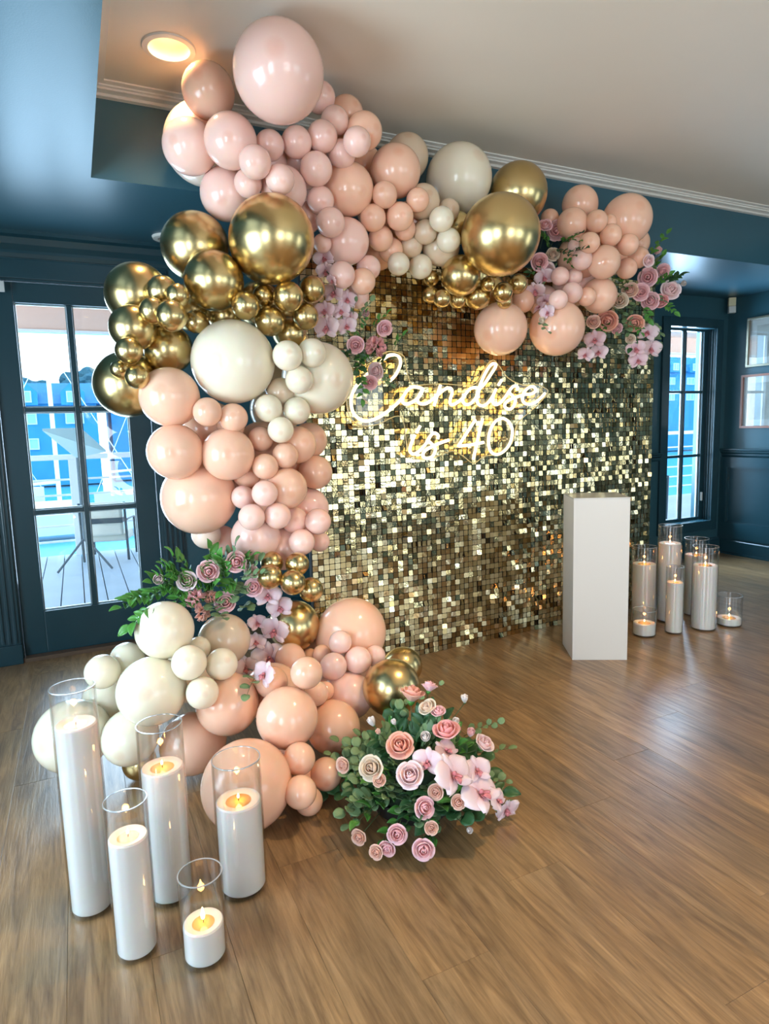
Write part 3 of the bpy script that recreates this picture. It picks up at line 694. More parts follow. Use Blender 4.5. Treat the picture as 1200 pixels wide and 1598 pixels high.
FLOWERS = {
"uleft": [
["O",1.035,2.701,1.987,-0.52,-0.81,-0.25,0.0426,"l"],
["O",1.039,2.702,1.935,-0.27,-0.82,-0.51,0.0397,"l"],
["O",1.031,2.604,1.874,-0.89,-0.13,-0.44,0.0266,"p"],
["O",1.073,2.699,1.845,-0.73,-0.66,-0.18,0.0462,"l"],
["O",1.133,2.7,1.819,-0.12,-0.99,0.0,0.0435,"l"],
["O",1.028,2.7,1.765,-0.6,-0.78,0.19,0.043,"p"],
["O",1.104,2.701,1.769,-0.44,-0.9,0.05,0.0404,"l"],
["O",1.032,2.694,1.693,-0.7,-0.71,0.0,0.0553,"l"],
["O",1.128,2.7,1.704,-0.38,-0.91,0.16,0.0437,"l"],
["O",1.151,2.706,1.744,-0.47,-0.85,0.25,0.0313,"l"],
["R",1.168,2.7,1.627,-0.35,-0.91,-0.21,0.0522,"p"],
["H",1.262,2.691,1.618,-0.18,-0.94,0.3,0.0754,"d"],
["R",1.312,2.701,1.706,-0.1,-0.95,-0.28,0.0493,"p"],
["R",1.269,2.7,1.513,-0.77,-0.63,-0.07,0.0532,"l"],
["R",1.233,2.702,1.461,-0.28,-0.96,0.01,0.0455,"p"],
["B",1.227,2.709,1.765,-0.44,-0.9,-0.02,0.03,"p"]],
"ugar": [
["R",2.423,2.828,2.277,-0.81,-0.59,-0.06,0.0714,"p"],
["R",2.346,2.835,2.294,-0.48,-0.8,0.35,0.0487,"p"],
["R",2.395,2.834,2.151,-0.43,-0.89,0.12,0.0492,"c"],
["R",2.301,2.83,2.106,-0.48,-0.86,-0.19,0.062,"p"],
["R",2.359,2.833,2.072,-0.42,-0.9,0.12,0.0536,"l"],
["O",2.336,2.831,2.03,-0.48,-0.78,-0.4,0.0491,"l"],
["O",2.275,2.83,1.956,-0.5,-0.56,-0.66,0.0526,"l"],
["O",2.342,2.832,1.908,-0.35,-0.86,-0.38,0.0418,"p"],
["O",2.27,2.786,1.862,-0.74,-0.0,0.67,0.0372,"p"],
["O",2.253,2.7,1.821,-0.91,-0.4,-0.07,0.04,"l"],
["B",2.236,2.723,1.779,-0.65,-0.64,0.41,0.0303,"c"]],
"ucorner": [
["B",3.189,2.849,2.242,-0.44,-0.83,0.33,0.0394,"p"],
["R",2.945,2.692,2.133,-0.17,-0.97,-0.18,0.0462,"l"],
["R",3.11,2.839,2.088,-0.77,-0.63,-0.13,0.0734,"p"],
["R",3.235,2.845,2.139,-0.53,-0.75,-0.4,0.0545,"p"],
["R",3.291,2.838,2.023,-0.47,-0.83,0.29,0.08,"l"],
["R",3.052,2.841,2.001,-0.46,-0.88,-0.15,0.0682,"p"],
["R",3.137,2.841,1.955,-0.79,-0.61,-0.01,0.069,"p"],
["R",3.224,2.843,1.957,-0.75,-0.6,0.29,0.0598,"d"],
["R",2.894,2.842,1.941,-0.68,-0.73,0.09,0.0624,"c"],
["R",2.972,2.842,2.003,-0.72,-0.66,0.22,0.0628,"e"],
["B",3.426,2.852,2.084,-0.69,-0.55,-0.46,0.0305,"w"],
["R",2.797,2.836,1.832,-0.7,-0.59,-0.41,0.0808,"s"],
["R",3.016,2.84,1.828,-0.67,-0.61,-0.43,0.0684,"s"],
["R",2.699,2.844,1.815,-0.61,-0.79,0.09,0.0518,"e"],
["R",2.883,2.847,1.787,-0.83,-0.54,0.14,0.0434,"p"],
["O",3.116,2.84,1.773,-0.74,-0.67,0.06,0.0586,"l"],
["O",3.146,2.84,1.678,-0.39,-0.92,-0.06,0.059,"l"],
["O",3.027,2.841,1.675,-0.61,-0.78,-0.12,0.0541,"p"],
["O",3.051,2.843,1.609,-0.74,-0.66,0.06,0.0502,"p"],
["O",2.707,2.84,1.716,-0.71,-0.69,0.15,0.056,"p"],
["O",2.645,2.844,1.633,-0.84,-0.53,0.13,0.0439,"l"],
["O",2.739,2.843,1.649,-0.66,-0.73,0.17,0.0483,"l"],
["R",2.992,2.849,1.733,-0.7,-0.71,-0.07,0.0392,"c"]],
"mleft": [
["R",0.421,2.476,0.728,-0.0,-0.99,0.11,0.0576,"p"],
["R",0.343,2.479,0.697,-0.34,-0.89,0.31,0.0507,"l"],
["R",0.528,2.477,0.751,0.06,-0.99,0.12,0.0554,"p"],
["R",0.589,2.485,0.706,-0.15,-0.92,0.36,0.0364,"l"],
["B",0.245,2.485,0.716,-0.23,-0.94,0.23,0.0374,"l"],
["H",0.369,2.475,0.625,-0.39,-0.71,0.59,0.0606,"d"],
["H",0.392,2.48,0.564,-0.3,-0.85,0.44,0.0483,"s"],
["R",0.479,2.478,0.595,-0.1,-0.96,0.28,0.0554,"p"],
["R",0.597,2.48,0.638,-0.39,-0.83,0.41,0.0498,"p"],
["H",0.428,2.483,0.624,-0.3,-0.93,0.22,0.042,"s"],
["O",0.651,2.476,0.595,-0.25,-0.81,0.53,0.051,"l"],
["O",0.699,2.477,0.539,-0.34,-0.83,0.44,0.0487,"l"],
["O",0.602,2.483,0.489,0.12,-0.86,0.5,0.0369,"p"],
["O",0.666,2.454,0.457,-0.7,-0.71,0.03,0.0568,"l"],
["O",0.592,2.481,0.411,-0.03,-0.78,0.62,0.0398,"l"],
["O",0.641,2.47,0.341,-0.19,-0.95,0.25,0.0658,"l"],
["O",0.547,2.478,0.313,-0.3,-0.89,0.35,0.0481,"l"],
["O",0.534,2.131,0.409,-0.77,-0.48,0.42,0.0469,"l"]],
"floor": [
["R",0.972,1.86,0.342,0.22,0.04,0.97,0.0571,"s"],
["R",1.031,1.844,0.364,0.36,0.17,0.92,0.0373,"p"],
["R",0.983,1.768,0.33,-0.6,-0.13,0.79,0.0413,"c"],
["R",1.002,1.735,0.324,-0.19,-0.26,0.94,0.0328,"p"],
["R",0.97,1.63,0.308,-0.16,-0.23,0.96,0.057,"d"],
["R",0.814,1.641,0.296,-0.37,-0.54,0.76,0.0555,"s"],
["R",1.112,1.64,0.228,0.3,-0.5,0.81,0.0458,"l"],
["B",1.075,1.657,0.267,-0.11,-0.45,0.88,0.0242,"p"],
["B",1.129,1.774,0.325,-0.09,-0.05,0.99,0.0228,"w"],
["B",0.803,1.821,0.299,-0.39,0.13,0.91,0.0245,"w"],
["B",0.846,1.746,0.32,-0.44,-0.14,0.89,0.0159,"w"],
["R",0.727,1.661,0.24,-0.6,-0.57,0.56,0.0501,"c"],
["R",0.807,1.568,0.24,-0.38,-0.59,0.72,0.0537,"l"],
["R",0.686,1.787,0.201,-0.83,-0.5,0.23,0.0343,"e"],
["B",0.898,1.636,0.305,-0.33,-0.58,0.74,0.0282,"w"],
["R",0.821,1.516,0.165,-0.07,-0.9,0.42,0.0408,"p"],
["R",0.807,1.496,0.056,-0.48,-0.86,0.18,0.043,"p"],
["R",0.746,1.54,0.094,-0.48,-0.81,0.33,0.0384,"p"],
["R",0.723,1.558,0.048,-0.69,-0.73,0.01,0.0338,"p"],
["R",0.693,1.569,0.037,-0.73,-0.64,0.22,0.029,"e"],
["R",0.668,1.637,0.052,-0.76,-0.63,0.16,0.0322,"e"],
["R",0.835,1.498,0.108,-0.36,-0.82,0.44,0.0264,"e"],
["R",0.735,1.629,0.214,-0.37,-0.61,0.7,0.0272,"e"],
["B",0.793,1.751,0.298,-0.47,-0.31,0.83,0.0158,"e"],
["B",0.953,1.483,0.074,-0.23,-0.88,0.41,0.0172,"w"],
["B",1.039,1.689,0.299,-0.14,-0.42,0.9,0.0216,"w"],
["O",0.867,1.57,0.265,-0.53,-0.64,0.55,0.0418,"l"],
["O",0.937,1.58,0.277,0.21,-0.45,0.87,0.0384,"e"],
["O",0.923,1.521,0.233,0.21,-0.75,0.63,0.0623,"l"],
["O",1.02,1.54,0.212,-0.01,-0.77,0.63,0.0428,"l"],
["O",1.005,1.498,0.162,0.14,-0.56,0.82,0.063,"l"],
["O",1.091,1.534,0.097,0.38,-0.73,0.57,0.0328,"l"],
["O",1.141,1.557,0.041,-0.08,-0.97,-0.24,0.0403,"l"],
["R",0.868,1.523,0.198,-0.68,-0.68,0.27,0.0316,"e"],
["R",0.927,1.499,0.16,-0.33,-0.77,0.55,0.0293,"e"]]}
SPRIGS = {
"uleft": [
[1.214,2.729,1.655,1.136,2.692,1.675,6,"r"],
[1.244,2.729,1.599,1.177,2.692,1.523,6,"r"],
[1.259,2.729,1.57,1.303,2.682,1.623,6,"r"],
[1.29,2.729,1.528,1.324,2.668,1.451,6,"e"],
[1.201,2.729,1.739,1.247,2.685,1.818,6,"e"],
[1.163,2.729,1.723,1.168,2.676,1.811,5,"e"],
[1.215,2.729,1.683,1.223,2.692,1.762,5,"r"],
[1.263,2.729,1.699,1.321,2.677,1.764,4,"r"],
[1.149,2.729,1.611,1.107,2.707,1.551,5,"r"],
[1.196,2.729,1.612,1.173,2.688,1.48,6,"r"],
[1.274,2.729,1.542,1.329,2.672,1.56,4,"r"],
[1.192,2.729,1.498,1.183,2.683,1.38,6,"r"],
[1.375,2.729,1.617,1.406,2.688,1.67,4,"r"],
[1.288,2.729,1.484,1.313,2.689,1.518,3,"r"]],
"ugar": [
[2.405,2.857,2.201,2.328,2.87,2.263,6,"r"],
[2.384,2.857,2.149,2.271,2.825,2.05,6,"r"],
[2.428,2.857,2.12,2.336,2.825,2.006,6,"e"],
[2.414,2.857,2.168,2.343,2.825,2.252,5,"r"],
[2.458,2.857,2.222,2.446,2.682,2.233,5,"r"],
[2.449,2.857,2.205,2.381,2.61,2.157,6,"r"],
[2.414,2.857,2.178,2.386,2.661,2.102,6,"r"],
[2.446,2.802,2.158,2.397,2.581,2.12,5,"r"],
[2.319,2.858,2.094,2.215,2.861,2.005,6,"r"],
[2.447,2.803,2.141,2.446,2.742,2.078,4,"r"],
[2.247,2.758,1.791,2.241,2.679,1.721,4,"e"]],
"ucorner": [
[3.033,2.867,2.027,2.851,2.837,2.079,6,"r"],
[3.087,2.867,1.957,2.932,2.837,1.835,6,"e"],
[3.189,2.867,2.037,3.256,2.811,2.103,6,"r"],
[3.138,2.867,1.997,3.195,2.799,1.951,6,"e"],
[3.039,2.867,1.844,2.883,2.837,1.761,6,"e"],
[3.092,2.867,1.81,2.987,2.837,1.673,6,"r"],
[3.081,2.867,2.139,3.215,2.797,2.331,9,"r"],
[3.135,2.867,2.07,3.208,2.819,2.21,6,"r"],
[3.009,2.867,1.989,2.876,2.837,2.028,5,"e"],
[3.268,2.866,2.061,3.34,2.805,2.101,8,"r"],
[3.246,2.867,1.948,3.293,2.803,1.89,7,"r"],
[3.011,2.867,1.916,2.958,2.837,1.763,7,"e"],
[3.088,2.867,1.92,3.098,2.817,1.839,6,"r"],
[3.117,2.867,1.848,3.171,2.795,1.765,8,"e"],
[3.171,2.867,1.794,3.184,2.813,1.694,7,"e"],
[2.961,2.867,1.877,2.855,2.837,1.903,5,"e"],
[2.838,2.867,1.835,2.737,2.837,1.737,5,"r"],
[3.013,2.867,1.843,3.034,2.812,1.763,6,"r"],
[3.109,2.867,2.068,3.159,2.825,2.179,5,"e"],
[3.032,2.867,2.063,2.903,2.837,1.977,5,"r"]],
"mleft": [
[0.412,2.51,0.636,0.331,2.47,0.606,6,"r"],
[0.462,2.51,0.655,0.41,2.47,0.721,6,"e"],
[0.39,2.51,0.677,0.303,2.469,0.71,6,"r"],
[0.433,2.51,0.582,0.444,2.328,0.575,6,"e"],
[0.365,2.51,0.668,0.297,2.469,0.624,6,"r"],
[0.576,2.509,0.653,0.527,2.471,0.616,6,"e"],
[0.32,2.51,0.712,0.26,2.469,0.764,6,"r"],
[0.489,2.51,0.69,0.448,2.47,0.754,6,"e"],
[0.528,2.51,0.711,0.594,2.452,0.765,6,"r"],
[0.411,2.51,0.623,0.442,2.467,0.667,6,"r"],
[0.283,2.51,0.679,0.211,2.469,0.709,6,"r"],
[0.367,2.51,0.706,0.293,2.469,0.801,6,"r"],
[0.451,2.51,0.682,0.428,2.47,0.819,6,"r"],
[0.491,2.51,0.716,0.533,2.47,0.82,6,"e"],
[0.475,2.51,0.666,0.474,2.47,0.776,7,"r"],
[0.539,2.51,0.671,0.466,2.47,0.637,7,"r"],
[0.552,2.51,0.682,0.624,2.384,0.711,7,"e"],
[0.565,2.51,0.681,0.62,2.459,0.748,6,"e"],
[0.329,2.51,0.673,0.22,2.469,0.672,7,"r"],
[0.269,2.51,0.656,0.141,2.468,0.659,9,"r"],
[0.233,2.51,0.636,0.102,2.468,0.628,7,"r"],
[0.199,2.264,0.675,0.122,2.258,0.615,7,"r"],
[0.293,2.51,0.653,0.235,2.469,0.73,6,"r"],
[0.34,2.51,0.646,0.275,2.469,0.75,6,"r"],
[0.558,2.509,0.563,0.569,2.47,0.558,5,"e"],
[0.449,2.51,0.644,0.359,2.47,0.677,6,"r"],
[0.51,2.51,0.622,0.426,2.47,0.592,6,"e"],
[0.532,2.196,0.394,0.46,2.099,0.361,4,"e"]]}
CANDLES = [
[-0.056,1.769,0.055,0.619,0.521,"tallest glass cylinder vase, leftmost of the front group","tall white pillar candle in the leftmost tall vase","front vases",0.012,0.25],
[0.141,1.721,0.059,0.493,0.374,"second tallest glass vase of the front group, middle back","white pillar candle in the middle back vase of the front group","front vases",0.014,0.25],
[0.324,1.657,0.065,0.379,0.26,"wide glass cylinder vase, rightmost of the front group","white pillar candle in the rightmost vase of the front group","front vases",0.014,0.25],
[0.039,1.559,0.05,0.394,0.304,"slim glass cylinder vase standing before the leftmost tall vase","slim white pillar candle before the tallest vase","front vases",0.014,0.25],
[0.185,1.461,0.052,0.22,0.094,"shortest glass cylinder vase, nearest the camera","short white candle with a tall flame, nearest the camera","front vases",0.034,0.3],
[3.127,2.831,0.073,0.485,0.377,"glass cylinder vase just right of the white plinth","white pillar candle just right of the white plinth","far vases",0.014,0.2],
[3.286,2.778,0.07,0.609,0.498,"tallest glass cylinder vase of the far group by the window","tallest white pillar candle of the far group","far vases",0.014,0.2],
[3.538,2.787,0.073,0.5,0.395,"rearmost glass vase of the far group, under the window","rearmost white pillar candle, under the window","far vases",0.014,0.2],
[3.332,2.56,0.072,0.505,0.394,"wide glass vase at the front right of the far group","white pillar candle at the front right of the far group","far vases",0.014,0.2],
[3.12,2.594,0.05,0.402,0.309,"slimmest glass cylinder vase of the far group, front middle","slim white pillar candle at the front middle of the far group","far vases",0.014,0.2],
[2.941,2.651,0.067,0.155,0.077,"short glass vase at the right foot of the white plinth","low white candle at the right foot of the plinth","far vases",0.014,0.2],
[3.523,2.53,0.071,0.188,0.049,"short wide glass vase, rightmost of the far group","low white candle in the rightmost short vase","far vases",0.02,0.2]]
NEON = [[[1.5772,1.4894],[1.6067,1.5145],[1.6287,1.5464],[1.6413,1.5782],[1.6357,1.6051],[1.615,1.6158],[1.589,1.6173],[1.5575,1.6053],[1.505,1.5664],[1.4374,1.5079],[1.3859,1.4591],[1.3604,1.4108],[1.3579,1.3712],[1.3664,1.3359],[1.3901,1.3089],[1.4246,1.2927],[1.4703,1.2963],[1.5223,1.3158],[1.5808,1.3513],[1.6239,1.3829]],[[1.6239,1.3829],[1.6514,1.4102],[1.6764,1.4423],[1.7065,1.4599],[1.7391,1.4586],[1.769,1.4472],[1.7461,1.4101],[1.71,1.3847],[1.6718,1.3734],[1.6495,1.3828],[1.6512,1.4057]],[[1.7731,1.4542],[1.7445,1.4124],[1.7374,1.3892],[1.7535,1.3752],[1.7867,1.375],[1.8206,1.3912],[1.8549,1.4146],[1.8952,1.4429],[1.9241,1.4562],[1.9195,1.455],[1.9439,1.4536],[1.9527,1.4335],[1.9417,1.4007],[1.9376,1.378],[1.9534,1.3678],[1.9858,1.3802],[2.0205,1.403]],[[1.8798,1.4711],[1.8577,1.4146],[1.8368,1.3628]],[[2.0205,1.403],[2.0429,1.4285],[2.0748,1.4542],[2.11,1.4579],[2.1291,1.4492],[2.1126,1.4105],[2.0738,1.3746],[2.0388,1.3687],[2.0203,1.3877],[2.0269,1.4132]],[[2.1291,1.4492],[2.165,1.4778],[2.2046,1.5249],[2.2345,1.5616],[2.2446,1.5826],[2.2261,1.5884],[2.1985,1.5713],[2.1622,1.5217],[2.1292,1.457],[2.1125,1.4054],[2.125,1.3691],[2.1573,1.361],[2.1902,1.3791],[2.2234,1.4156],[2.2449,1.4523]],[[2.2449,1.4523],[2.2234,1.4103],[2.2218,1.3789],[2.2429,1.3656],[2.2764,1.3786],[2.3103,1.4102],[2.3444,1.45],[2.3718,1.4687],[2.3959,1.4608],[2.3924,1.4448]],[[2.2852,1.5023],[2.2603,1.4722]],[[2.3444,1.45],[2.3375,1.4314],[2.3648,1.4101],[2.3798,1.386],[2.3646,1.354],[2.3372,1.3398],[2.3066,1.3518],[2.3101,1.3757],[2.351,1.3968],[2.3992,1.41],[2.448,1.4224]],[[2.448,1.4224],[2.4973,1.4251],[2.5272,1.4425],[2.5171,1.4631],[2.4831,1.4629],[2.448,1.4396],[2.4305,1.4046],[2.441,1.3765],[2.4761,1.3665],[2.5188,1.3744],[2.5618,1.3988],[2.5978,1.4289]],[[1.7501,1.2606],[1.7252,1.2259]],[[1.7172,1.2151],[1.6915,1.1674],[1.6854,1.1317],[1.7094,1.1157],[1.749,1.1363],[1.7893,1.175],[1.8133,1.2089],[1.8368,1.2212],[1.86,1.2092],[1.8562,1.1897]],[[1.8133,1.2089],[1.7962,1.186],[1.8209,1.1627],[1.8403,1.1366],[1.8242,1.1006],[1.7873,1.0899],[1.7626,1.1034],[1.7764,1.1308],[1.822,1.1514],[1.876,1.1692],[1.9273,1.1817]],[[2.1018,1.2862],[2.0498,1.2227],[1.9868,1.1464],[2.0701,1.1508],[2.1567,1.1612]],[[2.1508,1.2911],[2.1223,1.1986],[2.0854,1.0702]],[[2.2909,1.2917],[2.3323,1.2701],[2.3573,1.2217],[2.3433,1.156],[2.3012,1.1094],[2.2483,1.0907],[2.2039,1.1104],[2.1896,1.1671],[2.2027,1.2257],[2.24,1.2749],[2.2909,1.2917]]]
NEON_OUT = [[1.3466,1.4958],[1.3383,1.372],[1.3633,1.2999],[1.4221,1.2672],[1.5125,1.2748],[1.6062,1.3117],[1.6548,1.2946],[1.6707,1.1791],[1.6845,1.1221],[1.7538,1.0856],[1.8539,1.0945],[1.9529,1.1211],[2.028,1.0901],[2.096,1.0483],[2.1706,1.0837],[2.2825,1.0932],[2.3652,1.1479],[2.4026,1.2557],[2.4777,1.3125],[2.5539,1.3628],[2.6312,1.436],[2.6019,1.4616],[2.5392,1.4795],[2.4448,1.4752],[2.3392,1.5134],[2.2723,1.5824],[2.2327,1.6093],[2.1843,1.5737],[2.1187,1.4834],[2.0254,1.4725],[1.9022,1.4783],[1.8025,1.4743],[1.7132,1.4737],[1.6846,1.5445],[1.6713,1.6117],[1.616,1.6355],[1.5607,1.6307],[1.4942,1.5882],[1.4074,1.5398]]
# ---------------------------------------------------------------- fittings
WARM = (1, .70, .38)
LGROUP = 'recessed ceiling downlights'
for i, (lx, ly) in enumerate(LIGHTS):
    d = empty('downlight', (lx, ly, ZC), 'round recessed downlight glowing in the corner of the white ceiling' if i == 0 else ('', 'recessed downlight behind the photographer, front left of four', 'recessed downlight behind the photographer, front right of four', 'recessed downlight behind the photographer, rear left of four', 'recessed downlight behind the photographer, rear right of four')[i], 'light', LGROUP)
    MB().lathe([(RH-.004, -.004), (RH-.002, -.009), (RH+.018, -.007), (RH+.021, -.001), (RH+.018, 0), (RH-.004, 0)], 48, closed=True).build('trim_ring', CTRIM, d, smooth='angle')
    MB().lathe([(RH-.003, -.001), (RH-.012, .03), (RH-.03, .075), (.028, .10), (.028, .102), (RH-.028, .077), (RH-.010, .03), (RH-.001, -.001)], 48, closed=True).build('reflector', mat('warm_reflector', (.85, .78, .55), .3), d, smooth='angle')
    MB().lathe([(.0001, .062), (.020, .066), (.027, .08), (.027, .10), (.0001, .10)], 32).build('lamp', mat('lamp_glow', (1, .9, .6), .4, emit=(1, .82, .48), est=9), d, smooth='angle')
    l = bpy.data.lights.new('downlight_beam', 'SPOT'); l.energy = (20, 125, 80, 80, 80)[i]; l.color = WARM; l.spot_size = radians(125); l.spot_blend = .9; l.shadow_soft_size = .03
    o = bpy.data.objects.new('downlight_beam', l); COL.objects.link(o); o.location = (0, 0, .055); o.parent = d
d = empty('downlight', (.55, 3.83, ZS), 'small white downlight ring on the teal soffit, beside the chrome gold balloons', 'light')
MB().lathe([(.045, -.003), (.05, -.014), (.075, -.012), (.08, 0), (.045, 0)], 40, closed=True).build('trim_ring', CTRIM, d, smooth='angle')
MB().lathe([(.0001, -.002), (.044, -.002), (.044, 0), (.0001, 0)], 32).build('lens', mat('frosted_lens', (.5, .5, .48), .5), d)
# sensor in the corner
s = empty('motion_sensor', (5.395, 3.975, 2.19), 'small cream motion sensor in the corner under the soffit', 'sensor'); s.rotation_euler = (0, 0, radians(-42))
MB().box(-.03, .03, -.02, .03, .062, .135, .006).build('housing', mat('cream_plastic', (.62, .58, .36), .45), s)
MB().add([(-.028, -.034, 0), (.028, -.034, 0), (.028, .02, 0), (-.028, .02, 0), (-.028, -.026, .058), (.028, -.026, .058), (.028, .02, .058), (-.028, .02, .058)],
         [(0, 3, 2, 1), (4, 5, 6, 7), (0, 1, 5, 4), (1, 2, 6, 5), (2, 3, 7, 6), (3, 0, 4, 7)]).build('lens', mat('milky_lens', (.62, .64, .6), .35), s)
s = empty('door_sensor', (-.285, Y1-.033, 2.02), 'small pale alarm contact at the top left of the door frame', 'sensor')
MB().box(-.025, .02, -.022, 0, 0, .055, .006).build('housing', mat('pale_plastic', (.6, .62, .6), .4), s)
# pictures on the right wall
def picture(z0, z1, y0, y1, fm, label, seed):
    p = empty('framed_picture', (X1, (y0+y1)/2, (z0+z1)/2), label, 'picture'); a, b = (y1-y0)/2, (z1-z0)/2; t = .02
    q = MB()
    for c in ((-a, a, b-t, b), (-a, a, -b, -b+t), (-a, -a+t, -b+t, b-t), (a-t, a, -b+t, b-t)): q.box(-.028, -.001, c[0], c[1], c[2], c[3], .003)
    q.build('frame', fm, p)
    MB().box(-.012, -.002, -a+t, a-t, -b+t, b-t).build('mount', mat('white_mount_board', (.62, .62, .57), .8), p)
    M = bpy.data.materials.get('pencil_print')
    if not M:
        M = mat('pencil_print', (.45, .45, .40), .8, var=.35, vscale=7)
    MB().box(-.0135, -.012, -a+.085, a-.085, -b+.075, b-.075).build('print', M, p)
    MB().box(-.018, -.0165, -a+t, a-t, -b+t, b-t).build('glazing', mat('picture_glazing', (.3, .34, .34), .03, spec=1, coat=1), p) if False else MB().box(-.018, -.0165, -a+t, a-t, -b+t, b-t).build('glazing', PGL, p)
PGL = glass_mat('picture_glass', (1, 1, 1), .01, .75, .16)
picture(1.70, 2.125, 3.27, 3.84, mat('antique_silver_frame', (.34, .30, .22), .35, .8), 'silver framed print on the right wall, upper of the two', 1)
picture(1.165, 1.635, 3.24, 3.875, mat('rosewood_frame', (.30, .13, .09), .35), 'reddish wood framed print on the right wall, lower of the two', 2)
# ---------------------------------------------------------------- sequin backdrop
BA = radians(2.4); BU = Vector((cos(BA), sin(BA), 0)); BN = Vector((sin(BA), -cos(BA), 0))   # along, and towards the room
BC = 2.9489
PS = .305; NU, NZ = 8, 7; U0 = 3.583 - NU*PS
bo = BU*U0 - BN*BC
wall = empty('sequin_backdrop', bo, 'wide gold sequin shimmer wall standing behind the balloon garland', 'backdrop'); wall.rotation_euler = (0, 0, BA)
SEQ = bpy.data.materials.new('gold_mirror_sequin'); SEQ.use_nodes = True
N = SEQ.node_tree.nodes; L = SEQ.node_tree.links; b = N['Principled BSDF']; b.inputs['Metallic'].default_value = 1; b.inputs['Roughness'].default_value = .13
tcn = N.new('ShaderNodeTexCoord'); vo = N.new('ShaderNodeTexWhiteNoise'); vo.noise_dimensions = '3D'
att = N.new('ShaderNodeAttribute'); att.attribute_name = 'tone'; att.attribute_type = 'GEOMETRY'
rmp = N.new('ShaderNodeValToRGB'); e = rmp.color_ramp.elements
e[0].position = 0; e[0].color = (.34, .23, .09, 1); e[1].position = 1; e[1].color = (.80, .70, .46, 1); k = e.new(.5); k.color = (.58, .45, .23, 1)
nz_ = N.new('ShaderNodeTexNoise'); nz_.inputs['Scale'].default_value = 55; nz_.inputs['Detail'].default_value = 2; L.new(tcn.outputs['Object'], nz_.inputs['Vector'])
bq = N.new('ShaderNodeBump'); bq.inputs['Strength'].default_value = .22; bq.inputs['Distance'].default_value = .004; L.new(nz_.outputs['Fac'], bq.inputs['Height']); L.new(bq.outputs[0], b.inputs['Normal'])
L.new(att.outputs['Fac'], rmp.inputs[0]); L.new(rmp.outputs[0], b.inputs['Base Color'])
GB = mat('dark_gold_grid', (.025, .017, .008), .5, .3)
fr = MB()
for a in ((0, NU*PS, 0, .02), (0, NU*PS, NZ*PS-.02, NZ*PS), (0, .02, .02, NZ*PS-.02), (NU*PS-.02, NU*PS, .02, NZ*PS-.02), (NU*PS/2-.01, NU*PS/2+.01, .02, NZ*PS-.02)): fr.box(a[0], a[1], .012, .035, a[2]+.004, a[3]+.004)
fr.build('frame', mat('black_frame_tube', (.02, .02, .02), .5), wall)
def sequin_geo(px_, pz, rnd):
    """one hanging square sequin: top edge pinned, slightly tilted; returns 8 corners"""
    sz = .0277; hw = sz/2
    # neighbouring strips lean together, with random flutter on top
    ta = rnd.gauss(0, .07) + .05*sin(px_*7+pz*3) ; tb = rnd.gauss(0, .095) + .05*sin(pz*9+px_*4)
    if rnd.random() < .13: ta += rnd.gauss(0, .3); tb += rnd.gauss(0, .25)
    Rm = Matrix.Rotation(tb, 3, 'Z') @ Matrix.Rotation(-abs(ta)*.6+ta*.4, 3, 'X')
    pin = Vector((px_, -.006, pz+hw*.8))
    return [pin + Rm @ Vector((x_, y_, z_-hw*.8)) for y_ in (-.0004, .0004) for x_, z_ in ((-hw*.82, -hw), (hw*.82, -hw), (hw, -hw*.82), (hw, hw*.82), (hw*.82, hw), (-hw*.82, hw), (-hw, hw*.82), (-hw, -hw*.82))]
SF = [(7, 6, 5, 4, 3, 2, 1, 0), tuple(range(8, 16))] + [(i, (i+1) % 8, 8+(i+1) % 8, 8+i) for i in range(8)]
rs = random.Random(5); nind = 0
def tones(me, vals, per):
    at = me.attributes.new('tone', 'FLOAT', 'FACE')
    for i, v in enumerate(vals):
        for j in range(per): at.data[i*per+j].value = v
cell = PS/10
for iu in range(NU):
    for iz in range(NZ):
        pan = MB().box(iu*PS+.001, (iu+1)*PS-.001, 0, .010, iz*PS+.001, (iz+1)*PS-.001).build('panel', GB, wall)
        fld = MB(); tv = []
        for a in range(10):
            for c in range(10):
                px_, pz = iu*PS+cell*(a+.5), iz*PS+cell*(c+.5)
                vs_ = sequin_geo(px_, pz, rs); tone = min(1, max(0, rs.gauss(.5, .22)))
                if nind < 300 and .09 < px_ < .62 and .56 < pz < 1.26 and (px_ > .12):
                    ce = sum(vs_, Vector())/16
                    mm = MB().add([v-ce for v in vs_], SF).mesh('sequin', SEQ); tones(mm, [tone], 10)
                    o = inst('sequin', mm, pan); o.location = ce; nind += 1
                else: fld.add(vs_, SF); tv.append(tone)
        if tv:
            o = fld.build('sequins', SEQ, pan); o['kind'] = 'stuff'; tones(o.data, tv, 10)
